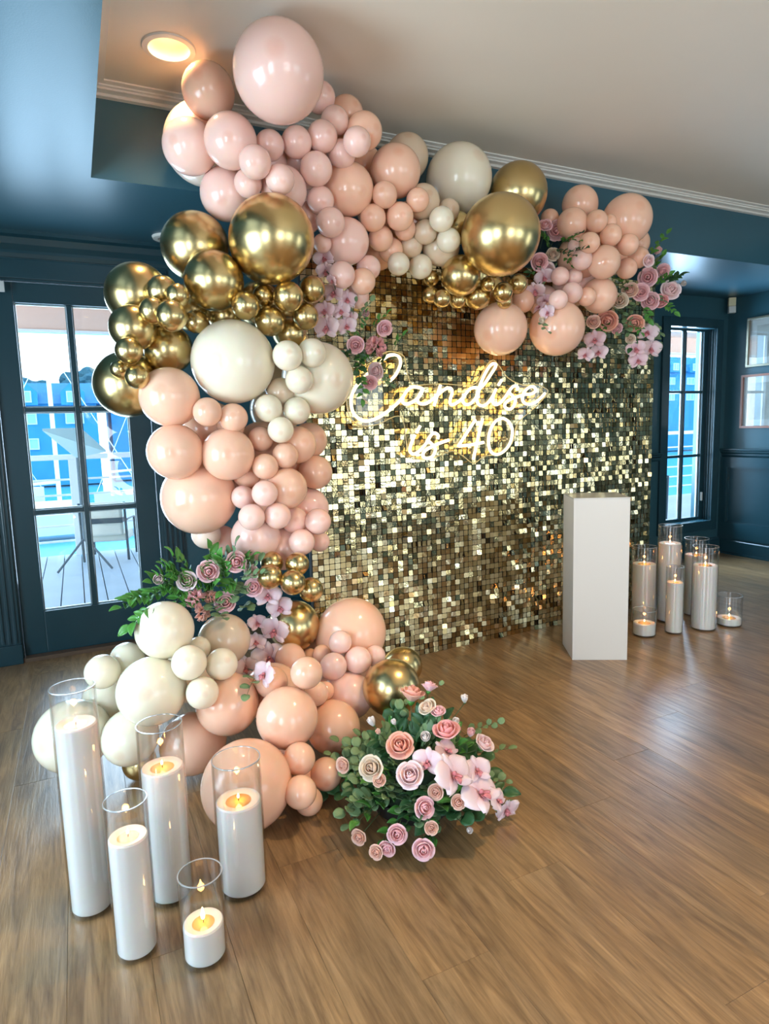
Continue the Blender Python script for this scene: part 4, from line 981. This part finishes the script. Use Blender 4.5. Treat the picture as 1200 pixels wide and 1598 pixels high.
# ---------------------------------------------------------------- neon sign
sign = empty('neon_sign', Vector(bo) , 'glowing warm script neon sign reading Candise is 40, on the sequin backdrop', 'sign'); sign.rotation_euler = (0, 0, BA)
NEONM = mat('warm_neon_tube', (1, .95, .8), .4, emit=(1, .76, .36), est=3.2)
def smooth_line(p, n=5):
    out = []
    for i in range(len(p)-1):
        a = p[max(i-1, 0)]; b_ = p[i]; c = p[i+1]; d_ = p[min(i+2, len(p)-1)]
        for k in range(n):
            t = k/n; out.append(tuple(.5*((2*b_[j])+(-a[j]+c[j])*t+(2*a[j]-5*b_[j]+4*c[j]-d_[j])*t*t+(-a[j]+3*b_[j]-3*c[j]+d_[j])*t**3) for j in range(2)))
    return out + [tuple(p[-1])]
for i, ln in enumerate(NEON):
    pl = smooth_line(ln) if i not in (13, 14) else ln
    if i == 13:
        q = []
        for j in range(len(ln)-1): q += [tuple(ln[j][k_]*(1-t)+ln[j+1][k_]*t for k_ in range(2)) for t in (0, .06, .5, .94)]
        pl = q + [tuple(ln[-1])]
    MB().tube([(u_-U0, -.068, z_) for u_, z_ in pl], .0082, 8).build('letter_tube', NEONM, sign, smooth=True)
op = [(u_-U0, z_) for u_, z_ in smooth_line(NEON_OUT + [NEON_OUT[0]], 3)[:-1]]
MB().prism(op, -.058, -.053, 'xz').build('backing_panel', ACRYL, sign)
MB().tube([(a, -.0555, c) for a, c in op+[op[0]]], .0028, 6).build('panel_edge', mat('glow_tinted_acrylic_edge', (.75, .62, .30), .2, spec=1), sign, smooth=True)  # clear edge: the glow it catches from the neon is put into its yellow
for j in (3, 9, 16, 22, 30):
    a, c = op[j*3 % len(op)]; cx_ = sum(p[0] for p in op)/len(op); cz_ = sum(p[1] for p in op)/len(op); a += (cx_-a)*.08; c += (cz_-c)*.12
    MB().tube([(a, -.053, c), (a, -.001, c)], .006, 10).build('standoff', mat('steel_standoff', (.5, .5, .5), .3, 1), sign)
# ---------------------------------------------------------------- plinth
pa = radians(-30)
pl = empty('display_plinth', (2.297, 2.543, 0), 'tall square white plinth standing before the sequin backdrop', 'plinth'); pl.rotation_euler = (0, 0, pa)
PW_ = mat('white_plinth_laminate', (.62, .60, .56), .3, bump=.02, bscale=40)
MB().box(0, .285, 0, .262, 0, .862, .003).build('body', PW_, pl)
MB().box(-.001, .286, -.001, .263, .862, .868, .002).build('top', mat('glossy_white_top', (.62, .61, .58), .12), pl)
# ---------------------------------------------------------------- candles in glass cylinders
WAX = mat('white_wax', (.68, .65, .61), .45, sss=.5)
FLM = mat('candle_flame', (1, .6, .2), .5, emit=(1, .60, .22), est=22)
def candle(cx, cy, R, H, lev, name_l, wax_l, grp, flame=.016, power=.22, off=(0, 0)):
    v = empty('cylinder_vase', (cx, cy, 0), name_l, 'vase', grp)
    t = .0028
    MB().lathe([(.0001, 0), (R-.004, 0), (R, .004), (R, H-.001), (R-t/2, H), (R-t, H-.001), (R-t, .012), (R-t-.003, .009), (.0001, .009)], 64).build('glass', VGLASS, v, smooth='angle')
    MB().lathe([(R-.0003, H-.0015), (R+.0003, H), (R, H+.001), (R-t, H+.001), (R-t-.0003, H)], 64, closed=True).build('rim', mat('glass_rim', (.36, .37, .37), .06, spec=1, coat=1), v, smooth='angle')
    Rw = R-t-.0022
    c = empty('pillar_candle', (cx, cy, .0095), wax_l, 'candle', grp.replace('vases', 'candles') if grp else None)
    Z = lev-.0095; pr = Rw*.62
    MB().lathe([(.0001, 0), (Rw-.003, 0), (Rw, .004), (Rw, Z-.004), (Rw-.003, Z), (pr+.01, Z-.001), (pr, Z-.004), (pr-.006, Z-.006), (.0001, Z-.007)], 56).build('wax', WAX, c, smooth='angle')
    MB().lathe([(.0001, Z-.0062), (pr-.004, Z-.0050), (pr-.003, Z-.0045), (.0001, Z-.0045)], 40).build('melt_pool', mat('flame_tinted_molten_wax', (.85, .40, .12), .06, sss=.6), c, smooth='angle')  # white wax: the flame's orange glow is put into the pool colour
    MB().tube([(off[0], off[1], Z-.007), (off[0]+.001, off[1], Z+.005)], .0011, 6).build('wick', mat('burnt_wick', (.03, .02, .015), .9), c)
    f = flame; pts = [(0, .0005), (.0028, .15*f), (.0036, .35*f), (.0028, .62*f), (.0012, .88*f), (.0001, f)]
    MB().lathe([(max(r_, .0001)*(f/.016)**.5, z) for r_, z in pts], 14, (off[0], off[1], Z+.003)).build('flame', FLM, c, smooth=True)
    l = bpy.data.lights.new('flame_light', 'POINT'); l.energy = power*.6; l.color = (1, .40, .10); l.shadow_soft_size = .008
    o = bpy.data.objects.new('flame_light', l); COL.objects.link(o); o.location = (off[0], off[1], Z+.016); o.parent = c
for a in CANDLES: candle(*a)
# ---------------------------------------------------------------- balloons
def balloon_mesh(name, m_, egg, seg=36, rings=22):
    prof = [(.0001, 1.0)]
    for i in range(1, rings):
        t = pi*i/rings; z = cos(t); r_ = sin(t)
        if z < 0: r_ *= 1 - egg*(z*z)*.55; z *= 1 + egg*.55
        prof.append((r_, z))
    zb = prof[-1][1]
    prof += [(.06, zb-.035), (.035, zb-.06), (.03, zb-.075), (.055, zb-.095), (.07, zb-.115), (.062, zb-.118), (.0001, zb-.10)]
    return MB().lathe(prof, seg).mesh(name, m_, True)
BM = {c: [balloon_mesh('balloon', LATEX[c], e) for e in (.10, .2, .3)] for c in LATEX}
CN = {'B': 'blush pink', 'P': 'peach', 'I': 'ivory', 'C': 'cream pink', 'T': 'nude beige', 'G': 'chrome gold'}
PLACE = {'top': 'in the garland peak', 'arch': 'in the arch left of the big gold', 'archgold': 'in the gold cluster above the sign', 'leftgold': 'in the gold cluster by the door',
         'whites': 'below the left gold cluster', 'mid': 'halfway down the left column', 'lower': 'in the column above the flowers', 'lowgold': 'in the low gold cluster',
         'base ivory': 'at the foot behind the candles', 'base peach': 'at the foot by the floor flowers', 'end': 'at the right end of the arch'}
ORD = ['', 'second ', 'third ', 'fourth ', 'fifth ', 'sixth ', 'seventh ', 'eighth ', 'ninth ', 'tenth ', 'eleventh ', 'twelfth ', 'thirteenth ', 'fourteenth ', 'fifteenth ']
def ordinals(items):
    """items: list of (px, py); gives each a phrase that tells it apart, along whichever way they spread most"""
    n = len(items)
    if n == 1: return ['']
    if n > 8:                                     # too many to count along: halve them first
        hx = max(p[0] for p in items)-min(p[0] for p in items) >= max(p[1] for p in items)-min(p[1] for p in items)
        od = sorted(range(n), key=lambda i: items[i][0 if hx else 1]); out = ['']*n
        for part, nm in ((od[:n//2], 'left half' if hx else 'upper half'), (od[n//2:], 'right half' if hx else 'lower half')):
            for i, ph in zip(part, ordinals([items[j] for j in part])): out[i] = nm + ', ' + ph
        return out
    sx_ = max(p[0] for p in items)-min(p[0] for p in items); sy_ = max(p[1] for p in items)-min(p[1] for p in items)
    ax = 0 if sx_ >= sy_ else 1; od = sorted(range(n), key=lambda i: items[i][ax]); out = ['']*n
    ends = ('leftmost', 'rightmost', 'from left') if ax == 0 else ('topmost', 'lowest', 'from top')
    for r_, i in enumerate(od):
        out[i] = ends[0] if r_ == 0 else ends[1] if r_ == n-1 else ORD[r_]+ends[2]
    return out
buck = {}
for i, b_ in enumerate(BALLOONS):
    R = b_[3]; sz = 'giant' if R > .15 else 'large' if R > .105 else 'medium' if R > .073 else 'small'
    buck.setdefault((b_[6], b_[5], sz), []).append(i)
BLAB = {}
for (cl_, c_, sz), ids in buck.items():
    for i, ph in zip(ids, ordinals([pix(BALLOONS[j][:3]) for j in ids])):
        where = PLACE[cl_]
        BLAB[i] = f"{sz} {CN[c_]} balloon {where}" + (f", {ph}" if ph else '')
SPINE = {'top': (.85, 2.9, 2.35), 'arch': (1.5, 2.95, 2.2), 'archgold': (2.1, 2.95, 2.1), 'leftgold': (.65, 2.95, 1.75), 'whites': (.8, 2.95, 1.5), 'mid': (.7, 2.95, 1.15),
         'lower': (.8, 2.9, .85), 'lowgold': (.85, 2.8, .6), 'base ivory': (.3, 2.4, .35), 'base peach': (.75, 2.3, .3), 'end': (2.8, 3.0, 2.1)}
rb = random.Random(8)
for i, b_ in enumerate(BALLOONS):
    P = Vector(b_[:3]); R = b_[3]; z = (P - Vector(SPINE[b_[6]])).normalized() + (EYE-P).normalized()*.7 + Vector((rb.uniform(-.3, .3), rb.uniform(-.3, .3), rb.uniform(-.2, .3)))
    Rm = frame(z, rb.uniform(0, 6))
    asp = b_[4]
    S = Matrix.Diagonal((1/asp**.5, 1/asp**.5, asp)).to_4x4()           # taller or flatter, upright in the world
    M_ = Matrix.Translation(P) @ S @ (Rm.to_4x4() @ Matrix.Diagonal((R, R, R, 1)))
    # keep a plain rotation and scale on the object: the squash goes in as axis scale of an upright balloon
    o = inst('balloon', BM[b_[5]][i % 3], None, Matrix.Translation(P) @ Rm.to_4x4() @ Matrix.Diagonal((R, R, R*(1.0+.02*(i % 3)), 1)))
    tag(o, BLAB[i], 'balloon', 'balloons of the garland')
# ---------------------------------------------------------------- flowers
FC = {'p': (.90, .52, .53), 's': (.86, .41, .30), 'c': (.80, .66, .48), 'w': (.85, .78, .72), 'd': (.84, .36, .35), 'l': (.93, .68, .66), 'e': (.88, .56, .42)}
FN = {'p': 'pink', 's': 'salmon', 'c': 'cream', 'w': 'white', 'd': 'deep pink', 'l': 'pale pink', 'e': 'peach'}
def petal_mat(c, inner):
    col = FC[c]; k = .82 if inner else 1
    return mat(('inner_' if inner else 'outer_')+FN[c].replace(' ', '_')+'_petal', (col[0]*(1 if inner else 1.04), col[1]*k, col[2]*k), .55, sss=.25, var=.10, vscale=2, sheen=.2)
def sheet(fn, nu, nv, m_, th=.02, name='petal'):
    """thin curved sheet with real thickness from a parametric function (u, v in 0..1)"""
    vs_ = [fn(i/nu, j/nv) for j in range(nv+1) for i in range(nu+1)]
    vs_ = [Vector(v) for v in vs_]; W_ = nu+1; n = len(vs_)
    nor = []
    for j in range(nv+1):
        for i in range(W_):
            a = vs_[j*W_+min(i+1, nu)]-vs_[j*W_+max(i-1, 0)]; b_ = vs_[min(j+1, nv)*W_+i]-vs_[max(j-1, 0)*W_+i]
            q = a.cross(b_); nor.append(q.normalized() if q.length > 1e-9 else Vector((0, 0, 1)))
    back = [v - q*th for v, q in zip(vs_, nor)]
    fs = [(j*W_+i, j*W_+i+1, (j+1)*W_+i+1, (j+1)*W_+i) for j in range(nv) for i in range(nu)]
    fb = [tuple(n+k_ for k_ in reversed(f)) for f in fs]
    rim = [i for i in range(W_)] + [j*W_+nu for j in range(1, nv+1)] + [nv*W_+i for i in range(nu-1, -1, -1)] + [j*W_ for j in range(nv-1, 0, -1)]
    fr_ = [(rim[k_], n+rim[k_], n+rim[(k_+1) % len(rim)], rim[(k_+1) % len(rim)]) for k_ in range(len(rim))]
    return MB().add(vs_+back, fs+fb+fr_)
def rose_petal(h, rad, wdt, flare, curl, close=0):
    def fn(u, v):
        a = (u-.5)*wdt*(sin(pi*min(.94, .18+v*.72))**.5)
        r_ = rad*(.35+.65*min(1, v*1.7)) + flare*v**2.2 - close*rad*v**3
        z = h*v - curl*max(0, v-.72)**2*9 - (abs(u-.5)*2)**2*.08*v
        r_ += curl*max(0, v-.75)*1.2
        return (r_*cos(a), r_*sin(a), z-.35)
    return fn
PCACHE = {}
def pmesh(kind, c):
    if (kind, c) in PCACHE: return PCACHE[kind, c]
    if kind == 'core':
        q = MB()
        for k_ in range(4):
            s_ = sheet(rose_petal(1.06-.03*k_, .09+.075*k_, 3.8, .0, .0, .55), 7, 4, None)
            a = k_*2.3; q.add([Matrix.Rotation(a, 3, 'Z') @ Vector(v) for v in s_.v], s_.f)
        me = q.mesh('heart', petal_mat(c, True), True)
    elif kind == 'p1': me = sheet(rose_petal(1.0, .40, 2.4, .03, .04, .32), 7, 5, None).mesh('petal', petal_mat(c, True), True)
    elif kind == 'p2': me = sheet(rose_petal(.92, .52, 2.1, .05, .09, .08), 7, 6, None).mesh('petal', petal_mat(c, False), True)
    elif kind == 'p3': me = sheet(rose_petal(.74, .60, 1.9, .20, .15), 7, 6, None).mesh('petal', petal_mat(c, False), True)
    elif kind == 'calyx': me = MB().lathe([(.0001, -.62), (.10, -.6), (.20, -.48), (.24, -.34), (.12, -.25)], 10).mesh('calyx', LEAFM['r'], True)
    elif kind == 'whole':
        q = MB()
        for nm, n, a0, tl in (('core', 1, 0, 0), ('p1', 3, .3, 0), ('p2', 5, .9, .05)):
            s_ = pmesh(nm, c)
            for k_ in range(n):
                Rm = Matrix.Rotation(a0+2*pi*k_/n, 3, 'Z'); n0 = len(q.v)
                q.v += [tuple(Rm @ v.co) for v in s_.vertices]; q.f += [tuple(n0+i_ for i_ in p.vertices) for p in s_.polygons]
        me = q.mesh('petals', petal_mat(c, False), True)
    elif kind == 'ruffle':
        q = MB(); rr_ = random.Random(4)
        for k_ in range(34):
            u_ = rr_.random(); ph = rr_.uniform(0, 2*pi); th_ = math.acos(1-u_*1.15)
            s_ = sheet(lambda u, v: ((u-.5)*.5*sin(pi*(.2+.75*v))+.03*sin(v*9), .08*sin(u*12)*v, .1+v*.42), 5, 3, None, .015)
            Rm = frame(Vector((sin(th_)*cos(ph), sin(th_)*sin(ph), cos(th_)))) @ Matrix.Rotation(rr_.uniform(0, 6), 3, 'Z')
            q.add([Rm @ Vector(v)*1.25 + Rm @ Vector((0, 0, .2)) for v in s_.v], s_.f)
        me = q.mesh('petals', petal_mat(c, False), True)
    elif kind in ('wing', 'sepal'):
        wd = .62 if kind == 'wing' else .34
        def fn(u, v):
            w_ = wd*sin(pi*(v**.75)*.93+.12)**.62 * (1 if kind == 'wing' else 1)
            x_ = (u-.5)*2*w_; return (x_, .06+v*.98, .10*sin(v*2.6)-.13*(u-.5)**2*4*v + .03*sin(u*9+v*5))
        me = sheet(fn, 7, 6, None, .02).mesh(kind+'_petal', ORCH[c], True)
    elif kind == 'lip':
        q = MB(); q.lathe([(.0001, .30), (.07, .27), (.09, .16), (.05, .02), (.0001, 0)], 10, (0, .05, 0))
        for s_ in (-1, 1):
            t_ = sheet(lambda u, v: (s_*(.04+.2*v), -.05-.16*v+(u-.5)*.24*sin(pi*(.15+.8*v)), .08+.22*v-.1*(u-.5)**2), 4, 4, None, .02); q.add(t_.v, t_.f)
        t_ = sheet(lambda u, v: ((u-.5)*.26*sin(pi*(.2+.7*v)), -.08-.34*v, .12+.16*sin(v*2.4)), 4, 4, None, .02); q.add(t_.v, t_.f)
        me = q.mesh('lip', LIPM, True)
    PCACHE[kind, c] = me; return me
LEAFM = {'r': mat('glossy_green_leaf', (.075, .25, .04), .38, var=.35, vscale=14), 'e': mat('eucalyptus_leaf', (.17, .27, .12), .5, var=.3, vscale=14), 'd': mat('dark_green_leaf', (.035, .11, .035), .45, var=.3, vscale=14)}
STEM = mat('green_stem', (.07, .11, .04), .6)
def orch_mat(name, base, vein):
    M = mat(name, base, .45, sss=.3); N = M.node_tree.nodes; L = M.node_tree.links; b_ = N['Principled BSDF']
    t = N.new('ShaderNodeTexCoord'); w_ = N.new('ShaderNodeTexWave'); w_.wave_type = 'BANDS'; w_.bands_direction = 'X'; w_.inputs['Scale'].default_value = 6; w_.inputs['Distortion'].default_value = 2.5
    L.new(t.outputs['Object'], w_.inputs['Vector']); s_ = N.new('ShaderNodeSeparateXYZ'); L.new(t.outputs['Object'], s_.inputs[0])
    r_ = N.new('ShaderNodeMapRange'); r_.inputs['From Min'].default_value = .95; r_.inputs['From Max'].default_value = .05; r_.inputs['To Min'].default_value = 0; r_.inputs['To Max'].default_value = .8
    L.new(s_.outputs['Y'], r_.inputs[0]); m_ = N.new('ShaderNodeMath'); m_.operation = 'MULTIPLY'; L.new(w_.outputs['Fac'], m_.inputs[0]); L.new(r_.outputs[0], m_.inputs[1])
    a_ = N.new('ShaderNodeMath'); a_.operation = 'MULTIPLY_ADD'; a_.inputs[1].default_value = .5; L.new(r_.outputs[0], a_.inputs[0]); L.new(m_.outputs[0], a_.inputs[2])
    mx2 = N.new('ShaderNodeMix'); mx2.data_type = 'RGBA'; mx2.inputs['A'].default_value = (*base, 1); mx2.inputs['B'].default_value = (*vein, 1)
    L.new(a_.outputs[0], mx2.inputs['Factor']); L.new(mx2.outputs['Result'], b_.inputs['Base Color']); return M
ORCH = {'l': orch_mat('pale_orchid_petal', (.92, .68, .67), (.80, .40, .44)), 'p': orch_mat('pink_orchid_petal', (.88, .58, .58), (.74, .32, .37)), 'e': orch_mat('dusky_orchid_petal', (.72, .45, .42), (.60, .28, .28))}
LIPM = mat('orchid_lip', (.62, .20, .22), .4, var=.5, vscale=9)
def rose(kind, P, nrm, R, c, rnd, lab, grp):
    P = Vector(P); Rm = frame(nrm, rnd.uniform(0, 6)).to_4x4()
    t = empty('ruffled_bloom' if kind == 'H' else 'rose' if kind == 'R' and R > .02 else 'rose_bud', P, lab, 'flower', grp)
    t.matrix_basis = Matrix.Translation(P) @ Rm
    hub = HUBS[grp]; back = (hub-P); back = back.normalized()*min(back.length, .11)
    loc_ = Rm.inverted() @ back
    MB().tube([(0, 0, -R*.45), tuple(Vector((0, 0, -R*.7))*.5+loc_*.4), tuple(loc_)], .0016, 5).build('stem', STEM, t, smooth=True)
    if kind == 'H':
        inst('petals', pmesh('ruffle', c), t, Matrix.Diagonal((R*.80, R*.80, R*.80, 1))); return t
    if kind == 'R' and R > .02:
        s_ = R*.92; D = Matrix.Diagonal((s_, s_, s_, 1))
        inst('heart', pmesh('core', c), t, D)
        a0 = rnd.uniform(0, 6)
        for k_ in range(3): inst('petal', pmesh('p1', c), t, Matrix.Rotation(a0+k_*2.09, 4, 'Z') @ D)
        for k_ in range(4): inst('petal', pmesh('p2', c), t, Matrix.Rotation(a0+.6+k_*1.571+rnd.uniform(-.15, .15), 4, 'Z') @ Matrix.Rotation(rnd.uniform(-.05, .1), 4, 'Y') @ D)
        if R > .028 or rnd.random() < .6:
            for k_ in range(5): inst('petal', pmesh('p3', c), t, Matrix.Rotation(a0+.2+k_*1.257+rnd.uniform(-.2, .2), 4, 'Z') @ Matrix.Rotation(rnd.uniform(-.08, .15), 4, 'Y') @ D)
    else:
        s_ = R*1.15; inst('petals', pmesh('whole', c), t, Matrix.Diagonal((s_*.85, s_*.85, s_*1.2, 1)))
    inst('calyx', pmesh('calyx', 'g'), t, Matrix.Diagonal((R, R, R, 1)))
    return t
def orchid_bloom(P, nrm, R, c, rnd, parent):
    P = Vector(P); b_ = empty('bloom', P); b_.parent = parent
    x = frame(nrm, 0).to_4x4() @ Matrix.Rotation(rnd.uniform(-.35, .35), 4, 'Z')
    b_.matrix_basis = Matrix.Translation(P - parent.location) @ x; D = Matrix.Diagonal((R, R, R, 1))
    for a, k_, s_ in ((0, 'sepal', .92), (2.25, 'sepal', .9), (-2.25, 'sepal', .9), (1.2, 'wing', 1), (-1.2, 'wing', 1)):
        inst(k_+'_petal', pmesh(k_, c), b_, Matrix.Rotation(a, 4, 'Z') @ Matrix.Translation((0, 0, .04*R if k_ == 'wing' else 0)) @ Matrix.Rotation(.12+rnd.uniform(-.1, .15), 4, 'X') @ Matrix.Diagonal((R*s_, R*s_, R*s_, 1)))
    inst('lip', pmesh('lip', 'x'), b_, D)
FPL = {'uleft': 'in the upper left spray beside the sign', 'ugar': 'in the spray right of the big gold balloon', 'ucorner': 'in the spray at the right end of the arch', 'mleft': 'in the spray beside the door foot', 'floor': 'in the floor arrangement'}
FPS = {'uleft': 'tucked under the big gold balloon', 'ugar': 'hanging right of the big gold balloon', 'ucorner': 'hanging at the right end of the arch', 'mleft': 'trailing over the ivory balloons', 'floor': 'arching over the floor arrangement'}
HUBS = {}
for cl_, fl_ in FLOWERS.items():
    HUBS['flowers '+FPL[cl_]] = Vector((.93, 1.79, .1)) if cl_ == 'floor' else sum((Vector(f[1:4]) for f in fl_), Vector())/len(fl_) + Vector((.0, .10, 0))
    rnd = random.Random(len(cl_)*7)
    bk = {}
    for i, f in enumerate(fl_):
        if f[0] != 'O': bk.setdefault((f[0] if f[0] != 'R' else ('R' if f[7] > .02 else 'B'), f[8], ), []).append(i)
    labs = {}
    for (kk, cc_), ids in bk.items():
        for i, ph in zip(ids, ordinals([pix(fl_[j][1:4]) for j in ids])):
            labs[i] = f"{FN[cc_]} {'rose' if kk == 'R' else 'rose bud' if kk == 'B' else 'ruffled bloom'} {FPL[cl_]}" + (f", {ph}" if ph else '')
    for i, f in enumerate(fl_):
        if f[0] != 'O': rose(f[0], f[1:4], f[4:7], f[7], f[8], rnd, labs[i], 'flowers '+FPL[cl_])
    ob = [f for f in fl_ if f[0] == 'O']
    # split far-apart orchid runs of one cluster into sprays
    runs = [ob] if cl_ != 'ucorner' else [ob[:4], ob[4:]]
    for ri, run in enumerate(runs):
        P0 = Vector(run[0][1:4])
        ex = '' if len(runs) == 1 else (', right of two' if ri == 0 else ', left of two')
        sp_ = empty('orchid_spray', P0, f"pale pink orchid spray {FPS[cl_]}{ex}", 'orchid', 'orchid sprays')
        pts = [Vector(f[1:4]) - Vector(f[4:7])*f[7]*.35 - P0 for f in run]
        if len(pts) > 1: MB().tube([tuple(p) for p in pts], .0022, 6).build('stem', STEM, sp_, smooth=True)
        for f in run: orchid_bloom(f[1:4], f[4:7], f[7]*1.12, f[8], rnd, sp_)
# leaves
def leaf_mesh(kind, m_):
    if kind == 'e': fn = lambda u, v: ((u-.5)*1.0*sin(pi*(.06+.88*v))**.55, v, .10*sin(v*3)+.3*(u-.5)**2)
    else: fn = lambda u, v: ((u-.5)*.62*sin(pi*(.03+.95*v**.8))**.9, v, .14*sin(v*3.1)+.35*abs(u-.5)*(1-v*.5))
    return sheet(fn, 4, 6, None, .012).mesh('leaf', m_, True)
LM = {'r': leaf_mesh('r', LEAFM['r']), 'e': leaf_mesh('e', LEAFM['e']), 'd': leaf_mesh('r', LEAFM['d']), 'f': leaf_mesh('e', LEAFM['d'])}
LW = {'r': (.030, .030), 'e': (.021, .023), 'd': (.040, .034), 'f': (.034, .036)}
def sprig(parent, P, Q, n, kind, rnd, ls=1.0, joined=None):
    P, Q = Vector(P), Vector(Q); d_ = Q-P; Ln = d_.length; o = P - parent.location
    sag = Vector((rnd.uniform(-1, 1), rnd.uniform(-1, 1), rnd.uniform(-.2, 1)))*Ln*.10
    pt = lambda t: o + d_*t + sag*sin(pi*t)
    st_ = None
    if joined is None: st_ = MB().tube([tuple(pt(t)) for t in (0, .25, .5, .75, 1)], [.0016, .0015, .0013, .0011, .0007], 5).build('sprig', STEM, parent, smooth=True)
    dn = d_.normalized(); side = dn.cross(Vector((0, 0, 1)) + Vector((EYE-P).normalized())*.6); side = side.normalized() if side.length > .01 else Vector((1, 0, 0)); face = side.cross(dn).normalized()
    if face.dot((EYE-P).normalized()) < 0: face = -face
    for k_ in range(n):
        t = .15+.85*(k_+.5)/n if n > 1 else .8; s_ = 1 if k_ % 2 else -1
        if k_ == n-1: dr = dn + side*rnd.uniform(-.2, .2); t = .98
        else: dr = dn*.55 + side*s_*(.8+rnd.uniform(-.2, .3)) + face*rnd.uniform(-.1, .5)
        dr.normalize(); z = (face + side*rnd.uniform(-.5, .5) + dn*rnd.uniform(-.3, .3)); z = (z - dr*z.dot(dr)).normalized(); x_ = dr.cross(z)
        a, b_ = LW[kind]; sc = ls*rnd.uniform(.8, 1.25)
        Mx = Matrix((x_, dr, z)).transposed().to_4x4(); p = pt(t)
        M4 = Matrix.Translation(p) @ Mx @ Matrix.Diagonal((a*sc, b_*sc, b_*sc, 1))
        if joined is None: inst('leaf', LM[kind], st_, M4)
        else: joined.add([M4 @ v.co for v in LM[kind].vertices], [tuple(p_.vertices) for p_ in LM[kind].polygons])
GL = {'uleft': 'dark green foliage sprigs among the upper left flowers', 'ugar': 'fine green foliage sprigs right of the big gold balloon', 'ucorner': 'green foliage sprigs at the right end of the arch', 'mleft': 'bright green foliage sprigs spreading toward the glazed door'}
for cl_, sps in SPRIGS.items():
    if not sps: continue
    rnd = random.Random(3); P0 = Vector(sps[0][:3])
    g = empty('foliage', P0, GL[cl_], 'foliage')
    for s_ in sps: sprig(g, s_[:3], s_[3:6], s_[6]+1, s_[7] if s_[7] == 'e' or cl_ == 'mleft' else ('r' if rnd.random() < .5 else 'd'), rnd, 1.05 if cl_ in ('ugar', 'uleft') else 1.55 if cl_ == 'mleft' else 1.3)
# floor arrangement: a dome of sprigs out of a low tray
EC = Vector((.93, 1.79, .0)); rnd = random.Random(21)
fa = empty('floor_foliage', EC, 'mound of eucalyptus and dark leaves on the floor beside the balloons', 'foliage')
MB().lathe([(.0001, 0), (.13, 0), (.15, .05), (.145, .055), (.12, .05), (.0001, .05)], 28).build('tray', mat('black_tray', (.02, .02, .02), .5), fa, smooth='angle')
MB().lathe([(.0001, .045), (.125, .045), (.13, .09), (.10, .15), (.05, .18), (.0001, .185)], 20).build('moss_block', mat('dark_moss', (.012, .03, .012), .95, var=.4, vscale=30, bump=1, bscale=60), fa, smooth=True)
todo = []
for k_ in range(104):
    ph = rnd.uniform(0, 2*pi); el = rnd.uniform(-.03, 1.25) if k_ % 3 else rnd.uniform(-.1, .35)
    dirv = Vector((cos(ph)*cos(el), sin(ph)*cos(el), max(.02, sin(el)+.05)))
    L1 = rnd.uniform(.20, .29) * (1.08 if el < .4 else 1.0)
    P = EC + Vector((dirv.x*.09, dirv.y*.09, .06+dirv.z*.09)); Q = EC + Vector((dirv.x*L1, dirv.y*L1, .03+dirv.z*L1*.98)); Q.z = max(Q.z, .02)
    todo.append((-(Q-EC).dot((EYE-EC).normalized()), P, Q, rnd.choice((6, 7, 8)), rnd.choice('eeerdfe')))
todo.sort(key=lambda t_: t_[0])
for t_ in todo[:38]: sprig(fa, t_[1], t_[2], t_[3], t_[4], rnd, 1.45)
for kd in 'erdf':                                  # the shaded rest of the leaves, past what can be picked apart
    J = MB()
    for t_ in todo[38:]:
        if t_[4] == kd: sprig(fa, t_[1], t_[2], t_[3]+1, kd, rnd, 1.4, J)
    o = J.build('leaves', LEAFM['d' if kd in 'df' else kd], fa, smooth=True); o['kind'] = 'stuff'
for a in ((.95, 1.95, .25, 1.12, 1.92, .33, 3, 'e'), (1.14, 1.80, .18, 1.245, 1.74, .23, 7, 'e'), (1.16, 1.78, .12, 1.26, 1.70, .15, 6, 'e'), (1.10, 1.72, .1, 1.19, 1.62, .09, 6, 'e')): sprig(fa, a[:3], a[3:6], a[6], a[7], rnd, 1.1)
